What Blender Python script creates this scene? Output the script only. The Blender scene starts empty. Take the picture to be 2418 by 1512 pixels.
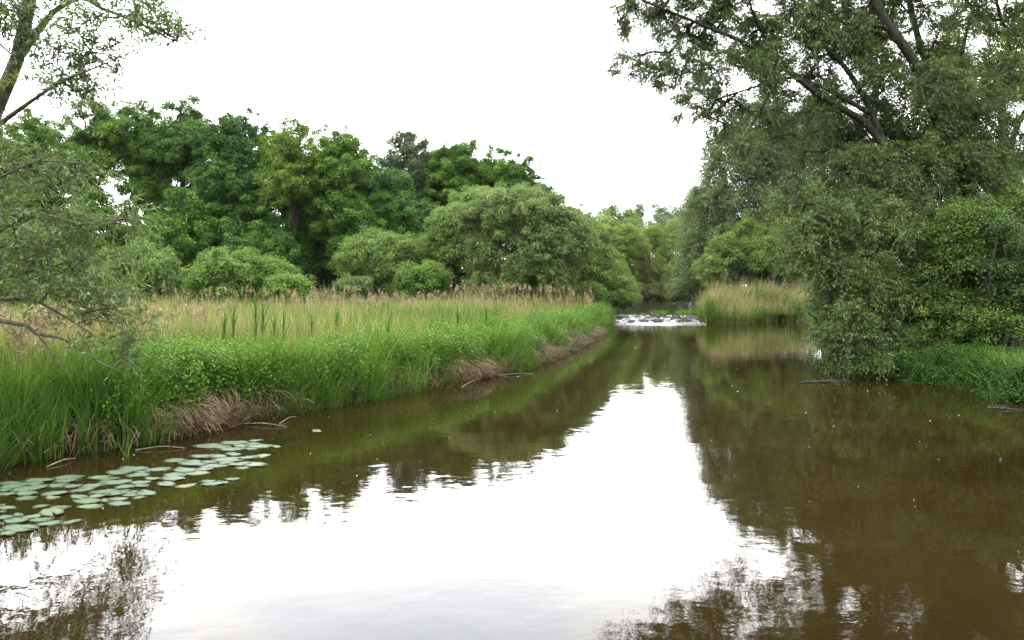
import bpy, math
import numpy as np
from mathutils import Vector

# ------------------------------------------------------------------ camera, sky, sun, exposure
SC = bpy.context.scene
COL = SC.collection
EYE = 2.5                      # camera height over the lower water
FPX, CX, HY = 1700.0, 1209.0, 675.0
cam = bpy.data.cameras.new("camera")
cam_o = bpy.data.objects.new("camera", cam)
COL.objects.link(cam_o)
cam_o.location = (0, 0, EYE)
cam_o.rotation_euler = (math.radians(90), 0, 0)
cam.sensor_width = 36.0
cam.lens = FPX / 2418.0 * 36.0
cam.shift_y = -(756.0 - HY) / 2418.0
cam.clip_start = 0.1
cam.clip_end = 6000
SC.camera = cam_o

SUN_EL, SUN_AZ = math.radians(52), math.radians(-115)      # azimuth from +Y, clockwise
world = bpy.data.worlds.new("World")
SC.world = world
world.use_nodes = True
wn, wl = world.node_tree.nodes, world.node_tree.links
wn.clear()
w_out = wn.new('ShaderNodeOutputWorld')
w_bg = wn.new('ShaderNodeBackground')
w_sky = wn.new('ShaderNodeTexSky')
w_sky.sky_type = 'NISHITA'
w_sky.sun_disc = False
w_sky.sun_elevation = SUN_EL
w_sky.sun_rotation = SUN_AZ
w_bg.inputs['Strength'].default_value = 0.12
# broken high cloud over the Nishita sky: closed and bright low down, opening up overhead
w_tc = wn.new('ShaderNodeTexCoord')
w_sep = wn.new('ShaderNodeSeparateXYZ')
w_map = wn.new('ShaderNodeMapping')
w_map.inputs['Scale'].default_value = (2.2, 2.2, 7.0)
w_noise = wn.new('ShaderNodeTexNoise')
w_noise.inputs['Scale'].default_value = 1.6
w_noise.inputs['Detail'].default_value = 7
w_noise.inputs['Roughness'].default_value = 0.55
w_ramp = wn.new('ShaderNodeValToRGB')
w_ramp.color_ramp.elements[0].position = 0.42
w_ramp.color_ramp.elements[0].color = (0, 0, 0, 1)
w_ramp.color_ramp.elements[1].position = 0.62
w_ramp.color_ramp.elements[1].color = (1, 1, 1, 1)
w_low = wn.new('ShaderNodeMapRange')          # 1 near the horizon, 0 above ~25 degrees
w_low.inputs['From Min'].default_value = 0.33
w_low.inputs['From Max'].default_value = 0.50
w_low.inputs['To Min'].default_value = 1.0
w_low.inputs['To Max'].default_value = 0.0
w_add = wn.new('ShaderNodeMath'); w_add.operation = 'ADD'; w_add.use_clamp = True
w_mul = wn.new('ShaderNodeMath'); w_mul.operation = 'MULTIPLY'; w_mul.inputs[1].default_value = 0.75
w_cc = wn.new('ShaderNodeMixRGB')             # cloud brightness: low front sky brighter than overhead
w_cc.inputs['Color1'].default_value = (19, 18.6, 18.2, 1)
w_cc.inputs['Color2'].default_value = (36, 36, 36.3, 1)
w_veil = wn.new('ShaderNodeMixRGB'); w_veil.blend_type = 'MIX'
w_veil.inputs['Fac'].default_value = 0.8
w_veil.inputs['Color2'].default_value = (27, 30.5, 36, 1)
w_mix = wn.new('ShaderNodeMixRGB')
wl.new(w_tc.outputs['Generated'], w_map.inputs['Vector'])
wl.new(w_map.outputs['Vector'], w_noise.inputs['Vector'])
wl.new(w_noise.outputs['Fac'], w_ramp.inputs['Fac'])
wl.new(w_tc.outputs['Generated'], w_sep.inputs['Vector'])
wl.new(w_sep.outputs['Z'], w_low.inputs['Value'])
wl.new(w_ramp.outputs['Color'], w_mul.inputs[0])
wl.new(w_mul.outputs['Value'], w_add.inputs[0])
wl.new(w_low.outputs['Result'], w_add.inputs[1])
w_front = wn.new('ShaderNodeMapRange')         # veiled brightness in the sky ahead
w_front.inputs['From Min'].default_value = 0.45
w_front.inputs['From Max'].default_value = 0.78
w_front.inputs['To Min'].default_value = 0.0
w_fm = wn.new('ShaderNodeMath'); w_fm.operation = 'MULTIPLY'
wl.new(w_sep.outputs['Y'], w_front.inputs['Value'])
wl.new(w_low.outputs['Result'], w_fm.inputs[0]); wl.new(w_front.outputs['Result'], w_fm.inputs[1])
wl.new(w_fm.outputs['Value'], w_cc.inputs['Fac'])
w_hz = wn.new('ShaderNodeMixRGB')             # low sky dimmed by hand to the sides and behind, to deepen shade
w_hz.inputs['Color1'].default_value = (25, 24.6, 24.2, 1)
w_hz.inputs['Color2'].default_value = (6.5, 6.6, 6.8, 1)
w_inv = wn.new('ShaderNodeMath'); w_inv.operation = 'SUBTRACT'; w_inv.inputs[0].default_value = 1.0
w_hm = wn.new('ShaderNodeMath'); w_hm.operation = 'MULTIPLY'
wl.new(w_front.outputs['Result'], w_inv.inputs[1])
wl.new(w_low.outputs['Result'], w_hm.inputs[0]); wl.new(w_inv.outputs['Value'], w_hm.inputs[1])
wl.new(w_hm.outputs['Value'], w_hz.inputs['Fac'])
wl.new(w_hz.outputs['Color'], w_cc.inputs['Color1'])
wl.new(w_sky.outputs['Color'], w_veil.inputs['Color1'])
wl.new(w_veil.outputs['Color'], w_mix.inputs['Color1'])
wl.new(w_add.outputs['Value'], w_mix.inputs['Fac'])
wl.new(w_cc.outputs['Color'], w_mix.inputs['Color2'])
wl.new(w_mix.outputs['Color'], w_bg.inputs['Color'])
wl.new(w_bg.outputs['Background'], w_out.inputs['Surface'])

sun = bpy.data.lights.new("sun", 'SUN')
sun.energy = 1.5
sun.angle = math.radians(14)
sun.color = (1.0, 0.95, 0.87)
sun_o = bpy.data.objects.new("sun", sun)
COL.objects.link(sun_o)
_d = Vector((math.sin(SUN_AZ) * math.cos(SUN_EL), math.cos(SUN_AZ) * math.cos(SUN_EL), math.sin(SUN_EL)))
sun_o.rotation_euler = (-_d).to_track_quat('-Z', 'Y').to_euler()
sun_o.location = (0, 0, 60)

SC.view_settings.view_transform = 'Standard'
SC.view_settings.look = 'None'
SC.view_settings.gamma = 1.0
SC.view_settings.exposure = 1.08
SC.cycles.max_bounces = 5
SC.cycles.diffuse_bounces = 2
SC.cycles.glossy_bounces = 2
SC.cycles.transmission_bounces = 3
SC.cycles.caustics_reflective = False
SC.cycles.caustics_refractive = False
SC.cycles.use_denoising = True

UP = np.array([0., 0., 1.])
def W(x, y, D):
    """photo pixel (2418 wide) at distance D -> world point"""
    return np.array([(x - CX) / FPX * D, D, EYE - (y - HY) / FPX * D])
def nrm(a):
    return a / np.maximum(np.linalg.norm(a, axis=-1, keepdims=True), 1e-9)

# ------------------------------------------------------------------ materials
def new_mat(name):
    m = bpy.data.materials.new(name); m.use_nodes = True
    n, l = m.node_tree.nodes, m.node_tree.links
    n.clear()
    out = n.new('ShaderNodeOutputMaterial')
    b = n.new('ShaderNodeBsdfPrincipled')
    l.new(b.outputs[0], out.inputs['Surface'])
    return m, n, l, b, out
def ramp(n, stops):
    r = n.new('ShaderNodeValToRGB'); e = r.color_ramp.elements
    while len(e) < len(stops): e.new(0.5)
    for i, (p, c) in enumerate(stops):
        e[i].position = p; e[i].color = (*c, 1)
    return r
def leaf_mat(name, stops, back=None, trans=0.35, rough=0.55, spec=0.14, tboost=1.5):
    m, n, l, b, out = new_mat(name)
    a = n.new('ShaderNodeAttribute'); a.attribute_name = 'tint'
    r = ramp(n, stops)
    l.new(a.outputs['Fac'], r.inputs['Fac'])
    src = r.outputs['Color']
    if back:
        g = n.new('ShaderNodeNewGeometry'); mx = n.new('ShaderNodeMixRGB')
        l.new(g.outputs['Backfacing'], mx.inputs['Fac']); l.new(src, mx.inputs['Color1'])
        mx.inputs['Color2'].default_value = (*back, 1)
        src = mx.outputs['Color']
    l.new(src, b.inputs['Base Color'])
    b.inputs['Roughness'].default_value = rough
    b.inputs['Specular IOR Level'].default_value = spec
    t = n.new('ShaderNodeBsdfTranslucent')
    mu = n.new('ShaderNodeMixRGB'); mu.blend_type = 'MULTIPLY'; mu.inputs['Fac'].default_value = 1
    mu.inputs['Color2'].default_value = (1.15 * tboost, 1.2 * tboost, 0.55 * tboost, 1)
    l.new(src, mu.inputs['Color1']); l.new(mu.outputs['Color'], t.inputs['Color'])
    ms = n.new('ShaderNodeMixShader'); ms.inputs['Fac'].default_value = trans
    l.new(b.outputs[0], ms.inputs[1]); l.new(t.outputs[0], ms.inputs[2])
    l.new(ms.outputs[0], out.inputs['Surface'])
    return m
def bark_mat(name, c0, c1, scale=6):
    m, n, l, b, out = new_mat(name)
    tc = n.new('ShaderNodeTexCoord'); mp = n.new('ShaderNodeMapping')
    mp.inputs['Scale'].default_value = (scale, scale, scale * .3)
    nz = n.new('ShaderNodeTexNoise'); nz.inputs['Scale'].default_value = 3; nz.inputs['Detail'].default_value = 6
    r = ramp(n, [(0.35, c0), (0.68, c1)])
    l.new(tc.outputs['Object'], mp.inputs['Vector']); l.new(mp.outputs['Vector'], nz.inputs['Vector'])
    l.new(nz.outputs['Fac'], r.inputs['Fac']); l.new(r.outputs['Color'], b.inputs['Base Color'])
    bp = n.new('ShaderNodeBump'); bp.inputs['Strength'].default_value = 0.8; bp.inputs['Distance'].default_value = 0.03
    l.new(nz.outputs['Fac'], bp.inputs['Height']); l.new(bp.outputs['Normal'], b.inputs['Normal'])
    b.inputs['Roughness'].default_value = 0.9
    b.inputs['Specular IOR Level'].default_value = 0.2
    return m

M_OAK = leaf_mat('oak_leaf', [(0, (.020, .056, .006)), (.5, (.056, .118, .011)), (1, (.150, .225, .025))], trans=.25)
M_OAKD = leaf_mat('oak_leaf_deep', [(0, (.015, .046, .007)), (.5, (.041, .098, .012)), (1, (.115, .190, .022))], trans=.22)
M_OAKY = leaf_mat('oak_leaf_young', [(0, (.045, .082, .009)), (.5, (.088, .144, .016)), (1, (.165, .22, .03))], trans=.3)
M_LOCUST = leaf_mat('feathery_leaf', [(0, (.045, .065, .028)), (.5, (.070, .095, .040)), (1, (.11, .135, .06))], trans=.25)
M_SALLOW = leaf_mat('sallow_leaf', [(0, (.048, .084, .014)), (.5, (.096, .150, .027)), (1, (.180, .238, .055))], back=(.13, .175, .065), trans=.27)
M_SALLOWG = leaf_mat('sallow_green_leaf', [(0, (.046, .092, .012)), (.5, (.088, .150, .020)), (1, (.155, .220, .040))], back=(.115, .165, .050), trans=.3)
M_OLIVE = leaf_mat('olive_leaf', [(0, (.048, .080, .017)), (.5, (.096, .142, .034)), (1, (.185, .232, .072))], back=(.145, .18, .08), trans=.25)
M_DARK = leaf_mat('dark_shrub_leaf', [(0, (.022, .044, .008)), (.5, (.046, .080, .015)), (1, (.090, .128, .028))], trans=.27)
M_WILLOW = leaf_mat('willow_leaf', [(0, (.017, .033, .004)), (.5, (.046, .078, .009)), (1, (.130, .172, .030))], back=(.095, .125, .042), trans=.22, rough=.36, spec=.24)
M_WILLOWL = leaf_mat('silver_willow_leaf', [(0, (.018, .038, .004)), (.5, (.046, .084, .010)), (1, (.118, .168, .030))], back=(.130, .170, .066), trans=.24, rough=.34, spec=.28)
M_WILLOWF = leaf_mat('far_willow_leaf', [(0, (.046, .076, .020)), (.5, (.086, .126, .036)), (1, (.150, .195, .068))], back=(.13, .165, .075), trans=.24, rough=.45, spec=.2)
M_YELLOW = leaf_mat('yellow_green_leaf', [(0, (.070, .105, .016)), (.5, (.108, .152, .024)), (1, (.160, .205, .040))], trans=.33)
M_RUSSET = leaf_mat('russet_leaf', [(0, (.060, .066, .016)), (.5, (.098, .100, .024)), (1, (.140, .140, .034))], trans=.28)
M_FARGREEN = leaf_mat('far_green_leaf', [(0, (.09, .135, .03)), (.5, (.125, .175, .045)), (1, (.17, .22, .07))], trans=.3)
M_FARHAZE = leaf_mat('far_haze_tinted_leaf', [(0, (.11, .145, .075)), (.5, (.15, .185, .10)), (1, (.19, .22, .13))], trans=.25)  # distance haze put into the leaf colour
M_BROAD = leaf_mat('elder_leaf', [(0, (.015, .033, .005)), (.5, (.038, .072, .009)), (1, (.125, .172, .018))], trans=.22, rough=.45, spec=.2)
M_SPRING = leaf_mat('olive_spring_leaf', [(0, (.060, .078, .008)), (.5, (.110, .130, .012)), (1, (.180, .195, .024))], trans=.38)
M_GRASS = leaf_mat('meadow_blade', [(0, (.040, .080, .010)), (.45, (.092, .145, .022)), (.8, (.155, .190, .046)), (1, (.26, .25, .11))], trans=.3)
M_REEDG = leaf_mat('reed_blade', [(0, (.022, .054, .009)), (.5, (.058, .116, .016)), (1, (.140, .205, .032))], trans=.29)
M_DRY = leaf_mat('dry_reed', [(0, (.17, .125, .055)), (.5, (.29, .225, .105)), (1, (.42, .34, .18))], trans=.2, tboost=.9)
M_DEAD = leaf_mat('dead_stalk', [(0, (.034, .021, .009)), (.55, (.115, .074, .034)), (1, (.34, .245, .125))], trans=.12, tboost=.8)
M_PLUME = leaf_mat('reed_plume', [(0, (.14, .098, .058)), (.5, (.235, .172, .105)), (1, (.36, .28, .18))], trans=.22, tboost=.9)
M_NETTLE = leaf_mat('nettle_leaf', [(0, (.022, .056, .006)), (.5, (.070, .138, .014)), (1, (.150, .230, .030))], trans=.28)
M_HERB = leaf_mat('shade_painted_herb_leaf', [(0, (.012, .032, .005)), (.5, (.032, .076, .010)), (1, (.085, .150, .018))], trans=.22)  # darker than the nettle green: tree shade put into the leaf colour
M_BARK = bark_mat('oak_bark', (.018, .015, .011), (.050, .042, .032))
M_WBARK = bark_mat('willow_bark', (.045, .040, .024), (.125, .110, .068), 5)
M_WBARKG = bark_mat('mossy_willow_bark', (.009, .0095, .005), (.034, .034, .018), 5)
M_TWIG = bark_mat('twig_bark', (.07, .065, .03), (.16, .14, .075), 9)

# ------------------------------------------------------------------ mesh plumbing
def make_obj(name, parts, mat, parent=None, smooth=False, loc=None):
    """parts: list of (verts Nx3, faces MxK, tint N or None) joined into ONE mesh object"""
    V, T, FI, FL = [], [], [], []
    off = 0
    for p in parts:
        v, f = p[0], p[1]
        if len(v) == 0: continue
        t = p[2] if len(p) > 2 and p[2] is not None else np.full(len(v), .5)
        V.append(v); T.append(t)
        FI.append((f + off).ravel()); FL.append(np.full(len(f), f.shape[1]))
        off += len(v)
    V = np.concatenate(V).astype(np.float32); T = np.concatenate(T).astype(np.float32)
    FI = np.concatenate(FI).astype(np.int32); FL = np.concatenate(FL).astype(np.int32)
    me = bpy.data.meshes.new(name)
    me.vertices.add(len(V)); me.vertices.foreach_set('co', V.ravel())
    me.loops.add(len(FI)); me.loops.foreach_set('vertex_index', FI)
    me.polygons.add(len(FL))
    st = np.zeros(len(FL), np.int32); st[1:] = np.cumsum(FL)[:-1]
    me.polygons.foreach_set('loop_start', st)
    if smooth: me.polygons.foreach_set('use_smooth', np.ones(len(FL), bool))
    at = me.attributes.new('tint', 'FLOAT', 'POINT'); at.data.foreach_set('value', T)
    me.update(calc_edges=True)
    if mat: me.materials.append(mat)
    o = bpy.data.objects.new(name, me); COL.objects.link(o)
    if parent: o.parent = parent
    if loc is not None: o.location = loc
    return o
def tag(o, label=None, cat=None, group=None, kind=None):
    if label: o['label'] = label
    if cat: o['category'] = cat
    if group: o['group'] = group
    if kind: o['kind'] = kind
    return o
def empty(name, loc):
    o = bpy.data.objects.new(name, None); COL.objects.link(o)
    o.location = [float(c) for c in loc]; o.empty_display_size = 0.3
    return o

def tube(pts, rad, sides=6, cap=True):
    pts = np.asarray(pts, float); rad = np.asarray(rad, float)
    n = len(pts)
    tg = nrm(np.gradient(pts, axis=0))
    ref = np.array([0.31, 0.93, 0.17]); ref = ref / np.linalg.norm(ref)
    a = nrm(np.cross(tg, ref)); b = np.cross(tg, a)
    th = np.linspace(0, 2 * np.pi, sides, endpoint=False)
    ring = pts[:, None] + rad[:, None, None] * (np.cos(th)[None, :, None] * a[:, None] + np.sin(th)[None, :, None] * b[:, None])
    v = ring.reshape(-1, 3)
    i = np.arange(n - 1)[:, None] * sides; j = np.arange(sides)[None]
    j2 = (j + 1) % sides
    f = np.stack([i + j, i + j2, i + sides + j2, i + sides + j], -1).reshape(-1, 4)
    return v, f, None
def twigs_mesh(A, B, C, r):
    """many thin 3-sided twigs A->B->C, vectorised"""
    n = len(A)
    P = np.stack([A, B, C], 1); R = np.stack([r, r * .7, r * .25], 1)
    tg = nrm(C - A)
    ref = np.array([.3, .9, .2]); a = nrm(np.cross(tg, ref)); b = np.cross(tg, a)
    th = np.array([0, 2.094, 4.189])
    ring = P[:, :, None] + R[:, :, None, None] * (np.cos(th)[None, None, :, None] * a[:, None, None] + np.sin(th)[None, None, :, None] * b[:, None, None])
    v = ring.reshape(-1, 3)
    base = np.arange(n)[:, None, None, None] * 9
    i = np.array([0, 3])[None, :, None, None]; j = np.arange(3)[None, None, :, None]
    q = np.concatenate([base + i + j, base + i + (j + 1) % 3, base + i + 3 + (j + 1) % 3, base + i + 3 + j], -1).reshape(-1, 4)
    return v, q, None
def leaf_quads(P, d, up, L, Wd, tint, wide=.45, fold=.12):
    """one kite-shaped folded leaf per point"""
    n = len(P)
    s = nrm(np.cross(d, up)); nn = np.cross(s, d)
    L = np.broadcast_to(L, (n,))[:, None]; Wd = np.broadcast_to(Wd, (n,))[:, None]
    mid = P + d * L * wide
    v = np.empty((n, 4, 3))
    v[:, 0] = P; v[:, 1] = mid + s * Wd * .5 + nn * Wd * fold
    v[:, 2] = P + d * L - nn * L * .08; v[:, 3] = mid - s * Wd * .5 + nn * Wd * fold
    f = np.arange(n * 4).reshape(n, 4)
    return v.reshape(-1, 3), f, np.repeat(np.clip(tint, 0, 1), 4)
def blades(P, h, w, az, lean, tint, rng, seg=3, droop=.35):
    """grass / reed blades: tapered curved strips"""
    n = len(P)
    t = np.linspace(0, 1, seg + 1)[None, :, None]
    ld = np.stack([np.cos(az), np.sin(az), np.zeros(n)], 1)[:, None]
    h = np.broadcast_to(h, (n,))[:, None, None]; lean = np.broadcast_to(lean, (n,))[:, None, None]
    c = P[:, None] + ld * (lean * h * t ** 1.8) + UP * (h * (t - droop * lean * t ** 2.4))
    fa = rng.uniform(0, np.pi, n)
    s = np.stack([np.cos(fa), np.sin(fa), np.zeros(n)], 1)[:, None]
    wd = np.broadcast_to(w, (n,))[:, None, None] * (1 - .93 * t ** 1.6) * .5
    v = np.stack([c - s * wd, c + s * wd], 2).reshape(-1, 3)
    k = (seg + 1) * 2
    b = np.arange(n)[:, None, None] * k + (np.arange(seg) * 2)[None, :, None]
    f = np.concatenate([b, b + 1, b + 3, b + 2], -1).reshape(-1, 4)
    return v, f, np.repeat(np.clip(tint, 0, 1), k)

# ------------------------------------------------------------------ river plan
LEFT = [(-9.5, -25), (-9, -6), (-8.3, 3), (-7.7, 7), (-7.1, 10), (-5.9, 11.3), (-5.1, 13.0), (-4.2, 14.3), (-2.9, 16), (-1.3, 18.9),
        (.4, 21.5), (.9, 23), (1.6, 26), (2.6, 29.3), (3.6, 33), (4.3, 36.5), (5.7, 42.5), (6.5, 47), (6.8, 50.2)]
LEFTUP = [(7.6, 53), (8.9, 58), (11.5, 72), (14.0, 84), (17, 92), (20, 97)]
RIGHTUP = [(26, 98), (23.5, 88), (18.5, 70), (15.5, 60), (13.7, 53), (13.2, 50.2)]
RIGHT = [(12.9, 48), (13.2, 47.2), (15, 48.6), (17.7, 51.3), (20.0, 51.8), (18.5, 45), (15.5, 37), (12.8, 29), (10.8, 22), (9.9, 19.2), (10.6, 18.4), (11.0, 17),
         (10.5, 15.2), (10.9, 13.6), (12, 10), (12.8, 4), (13, -6), (13, -25)]
POLY = np.array(LEFT + LEFTUP + RIGHTUP + RIGHT, float)
def wob(x, y, k=1.0, ph=0.0):
    return (np.sin(x * 1.3 * k + y * .7 * k + ph) + np.sin(-x * .8 * k + y * 1.7 * k + 2.1 + ph) + np.sin(x * 2.9 * k + y * 2.3 * k + 4.4 + ph) * .6) / 2.6
def sdf(x, y):
    """distance to the river edge, positive on land"""
    x = np.asarray(x, float).ravel(); y = np.asarray(y, float).ravel()
    d2 = np.full(x.shape, 1e18); ins = np.zeros(x.shape, bool)
    for i in range(len(POLY)):
        ax, ay = POLY[i]; bx, by = POLY[(i + 1) % len(POLY)]
        ex, ey = bx - ax, by - ay
        t = np.clip(((x - ax) * ex + (y - ay) * ey) / (ex * ex + ey * ey), 0, 1)
        d2 = np.minimum(d2, (x - ax - t * ex) ** 2 + (y - ay - t * ey) ** 2)
        c = (ay > y) != (by > y)
        if ey != 0: ins ^= c & (x < ex * (y - ay) / ey + ax)
    d = np.sqrt(d2)
    d = np.where(ins, -d, d)
    return d + (.20 * wob(x, y, 1.25, .7) + .10 * wob(x, y, 3.1, 2.0)) * np.clip(1.4 - np.abs(d), 0, 1)
def gh(x, y, s=None):
    """ground height"""
    x = np.asarray(x, float); y = np.asarray(y, float)
    if s is None: s = sdf(x, y).reshape(x.shape)
    up = np.clip((y - 49.5) / 2.5, 0, 1)
    lo = np.clip((s + .5) / 1.1, 0, 1); lo = lo * lo * (3 - 2 * lo)
    h = -.75 + lo * 1.25 + np.clip((s - .4) / 4.5, 0, 1) * .28
    h = h + up * .48
    h = h + wob(x, y, .35) * .07 * np.clip(s, 0, 1)
    return h

def axis(parts):
    return np.unique(np.concatenate([np.arange(a, b, st) for a, b, st in parts]))
gx = axis([(-3000, -400, 650), (-400, -80, 40), (-80, -24, 4), (-24, -9, .5), (-9, 14, .22), (14, 30, .5), (30, 80, 5), (80, 400, 40), (400, 3001, 650)])
gy = axis([(-600, -60, 90), (-60, -6, 3), (-6, 5, .6), (5, 30, .22), (30, 60, .4), (60, 110, 1.2), (110, 300, 15), (300, 4201, 650)])
GX, GY = np.meshgrid(gx, gy)
GZ = gh(GX, GY)
nx, ny = len(gx), len(gy)
ii = (np.arange(ny - 1)[:, None] * nx + np.arange(nx - 1)[None]).ravel()
gf = np.stack([ii, ii + 1, ii + nx + 1, ii + nx], 1)
m, n, l, b, out = new_mat('soil_and_turf')
tc = n.new('ShaderNodeTexCoord'); nz = n.new('ShaderNodeTexNoise'); nz.inputs['Scale'].default_value = 1.4; nz.inputs['Detail'].default_value = 8
l.new(tc.outputs['Object'], nz.inputs['Vector'])
r = ramp(n, [(.35, (.012, .009, .005)), (.55, (.022, .020, .008)), (.75, (.030, .038, .010))])
l.new(nz.outputs['Fac'], r.inputs['Fac']); l.new(r.outputs['Color'], b.inputs['Base Color']); b.inputs['Roughness'].default_value = .95; b.inputs['Specular IOR Level'].default_value = .05
bp = n.new('ShaderNodeBump'); bp.inputs['Distance'].default_value = .08; l.new(nz.outputs['Fac'], bp.inputs['Height']); l.new(bp.outputs['Normal'], b.inputs['Normal'])
tag(make_obj('ground', [(np.stack([GX, GY, GZ], -1).reshape(-1, 3), gf, None)], m, smooth=True), kind='structure')

# ------------------------------------------------------------------ water
def water_mat(name, base, amp, scale, rough=.02, amp2=0.0):
    m, n, l, b, out = new_mat(name)
    tc = n.new('ShaderNodeTexCoord')
    mp = n.new('ShaderNodeMapping'); mp.inputs['Scale'].default_value = (1.0, 1.25, 1)
    l.new(tc.outputs['Object'], mp.inputs['Vector'])
    n1 = n.new('ShaderNodeTexNoise'); n1.inputs['Scale'].default_value = scale; n1.inputs['Detail'].default_value = 3; n1.inputs['Roughness'].default_value = .45
    n2 = n.new('ShaderNodeTexNoise'); n2.inputs['Scale'].default_value = scale * .22; n2.inputs['Detail'].default_value = 2
    n3 = n.new('ShaderNodeTexNoise'); n3.inputs['Scale'].default_value = .16; n3.inputs['Detail'].default_value = 2
    for q in (n1, n2, n3): l.new(mp.outputs['Vector'], q.inputs['Vector'])
    gate = n.new('ShaderNodeMapRange'); gate.inputs['From Min'].default_value = .38; gate.inputs['From Max'].default_value = .66
    gate.inputs['To Min'].default_value = .35; gate.inputs['To Max'].default_value = 1.0
    l.new(n3.outputs['Fac'], gate.inputs['Value'])
    a1 = n.new('ShaderNodeMath'); a1.operation = 'MULTIPLY'; l.new(n1.outputs['Fac'], a1.inputs[0]); l.new(gate.outputs['Result'], a1.inputs[1])
    a2 = n.new('ShaderNodeMath'); a2.operation = 'MULTIPLY_ADD'; l.new(n2.outputs['Fac'], a2.inputs[0]); a2.inputs[1].default_value = 2.6
    l.new(a1.outputs[0], a2.inputs[2])
    hsrc = a2.outputs[0]
    bp = n.new('ShaderNodeBump'); bp.inputs['Strength'].default_value = 1.0; bp.inputs['Distance'].default_value = amp
    l.new(hsrc, bp.inputs['Height']); nsrc = bp.outputs['Normal']
    if amp2:      # livelier water just below the weir (around y = 44)
        sp = n.new('ShaderNodeSeparateXYZ'); l.new(tc.outputs['Object'], sp.inputs['Vector'])
        mr = n.new('ShaderNodeMapRange'); mr.inputs['From Min'].default_value = 30; mr.inputs['From Max'].default_value = 45
        l.new(sp.outputs['Y'], mr.inputs['Value'])
        n4 = n.new('ShaderNodeTexNoise'); n4.inputs['Scale'].default_value = 1.1; n4.inputs['Detail'].default_value = 3
        mp4 = n.new('ShaderNodeMapping'); mp4.inputs['Scale'].default_value = (.8, 2.2, 1)
        l.new(tc.outputs['Object'], mp4.inputs['Vector']); l.new(mp4.outputs['Vector'], n4.inputs['Vector'])
        mm = n.new('ShaderNodeMath'); mm.operation = 'MULTIPLY'; l.new(mr.outputs['Result'], mm.inputs[0]); l.new(n4.outputs['Fac'], mm.inputs[1])
        b4 = n.new('ShaderNodeBump'); b4.inputs['Distance'].default_value = amp2
        l.new(mm.outputs[0], b4.inputs['Height']); l.new(nsrc, b4.inputs['Normal']); nsrc = b4.outputs['Normal']
    l.new(nsrc, b.inputs['Normal'])
    # silt clouds in the water body
    n5 = n.new('ShaderNodeTexNoise'); n5.inputs['Scale'].default_value = .35; n5.inputs['Detail'].default_value = 4
    l.new(tc.outputs['Object'], n5.inputs['Vector'])
    r = ramp(n, [(.3, tuple(c * .8 for c in base)), (.7, tuple(c * 1.25 for c in base))])
    l.new(n5.outputs['Fac'], r.inputs['Fac']); l.new(r.outputs['Color'], b.inputs['Base Color'])
    b.inputs['Roughness'].default_value = rough; b.inputs['IOR'].default_value = 1.40
    return m
def sheet(name, xs, ys, z, mat):
    X, Y = np.meshgrid(xs, ys); nx, ny = len(xs), len(ys)
    i = (np.arange(ny - 1)[:, None] * nx + np.arange(nx - 1)[None]).ravel()
    f = np.stack([i, i + 1, i + nx + 1, i + nx], 1)
    return make_obj(name, [(np.stack([X, Y, np.full_like(X, z)], -1).reshape(-1, 3), f, None)], mat)
M_WATER = water_mat('river_water', (.0120, .0074, .0017), .0016, 5.5, amp2=.010)
tag(sheet('water', np.linspace(-12, 26, 20), np.linspace(-25, 50.1, 30), 0.0, M_WATER), kind='structure')
M_WATERUP = water_mat('upstream_water', (.012, .009, .006), .012, 4.0, rough=.06)
tag(sheet('upstream_water', np.linspace(4, 32, 12), np.linspace(50.15, 101, 20), .46, M_WATERUP), kind='structure')

# ------------------------------------------------------------------ tree builder
def smooth_poly(pts, r0, r1, step=.35):
    """Catmull-Rom through hand placed limb points with tapering radius"""
    P = np.array(pts, float)
    E = np.vstack([2 * P[0] - P[1], P, 2 * P[-1] - P[-2]])
    o = []
    for i in range(1, len(E) - 2):
        k = max(2, int(np.linalg.norm(E[i + 1] - E[i]) / step))
        t = np.linspace(0, 1, k, endpoint=False)[:, None]
        o.append(.5 * (2 * E[i] + (E[i + 1] - E[i - 1]) * t + (2 * E[i - 1] - 5 * E[i] + 4 * E[i + 1] - E[i + 2]) * t ** 2 + (3 * E[i] - E[i - 1] - 3 * E[i + 1] + E[i + 2]) * t ** 3))
    o.append(P[-1:]); o = np.vstack(o)
    return o, np.linspace(0, 1, len(o)) ** .8 * (r1 - r0) + r0
def lobe_points(lobes, rng, shell=.5, low=-.7):
    """targets spread through ellipsoid lobes; lobe = (centre, radii, n)"""
    T, L = [], []
    for k, (c, rad, n) in enumerate(lobes):
        d = nrm(rng.normal(size=(n * 4, 3))); d = d[d[:, 2] > low][:n]
        r = shell + (1 - shell) * rng.random(len(d)) ** .7
        T.append(np.array(c) + d * r[:, None] * np.array(rad)); L.append(np.full(len(d), k))
    return np.vstack(T), np.concatenate(L)
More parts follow.
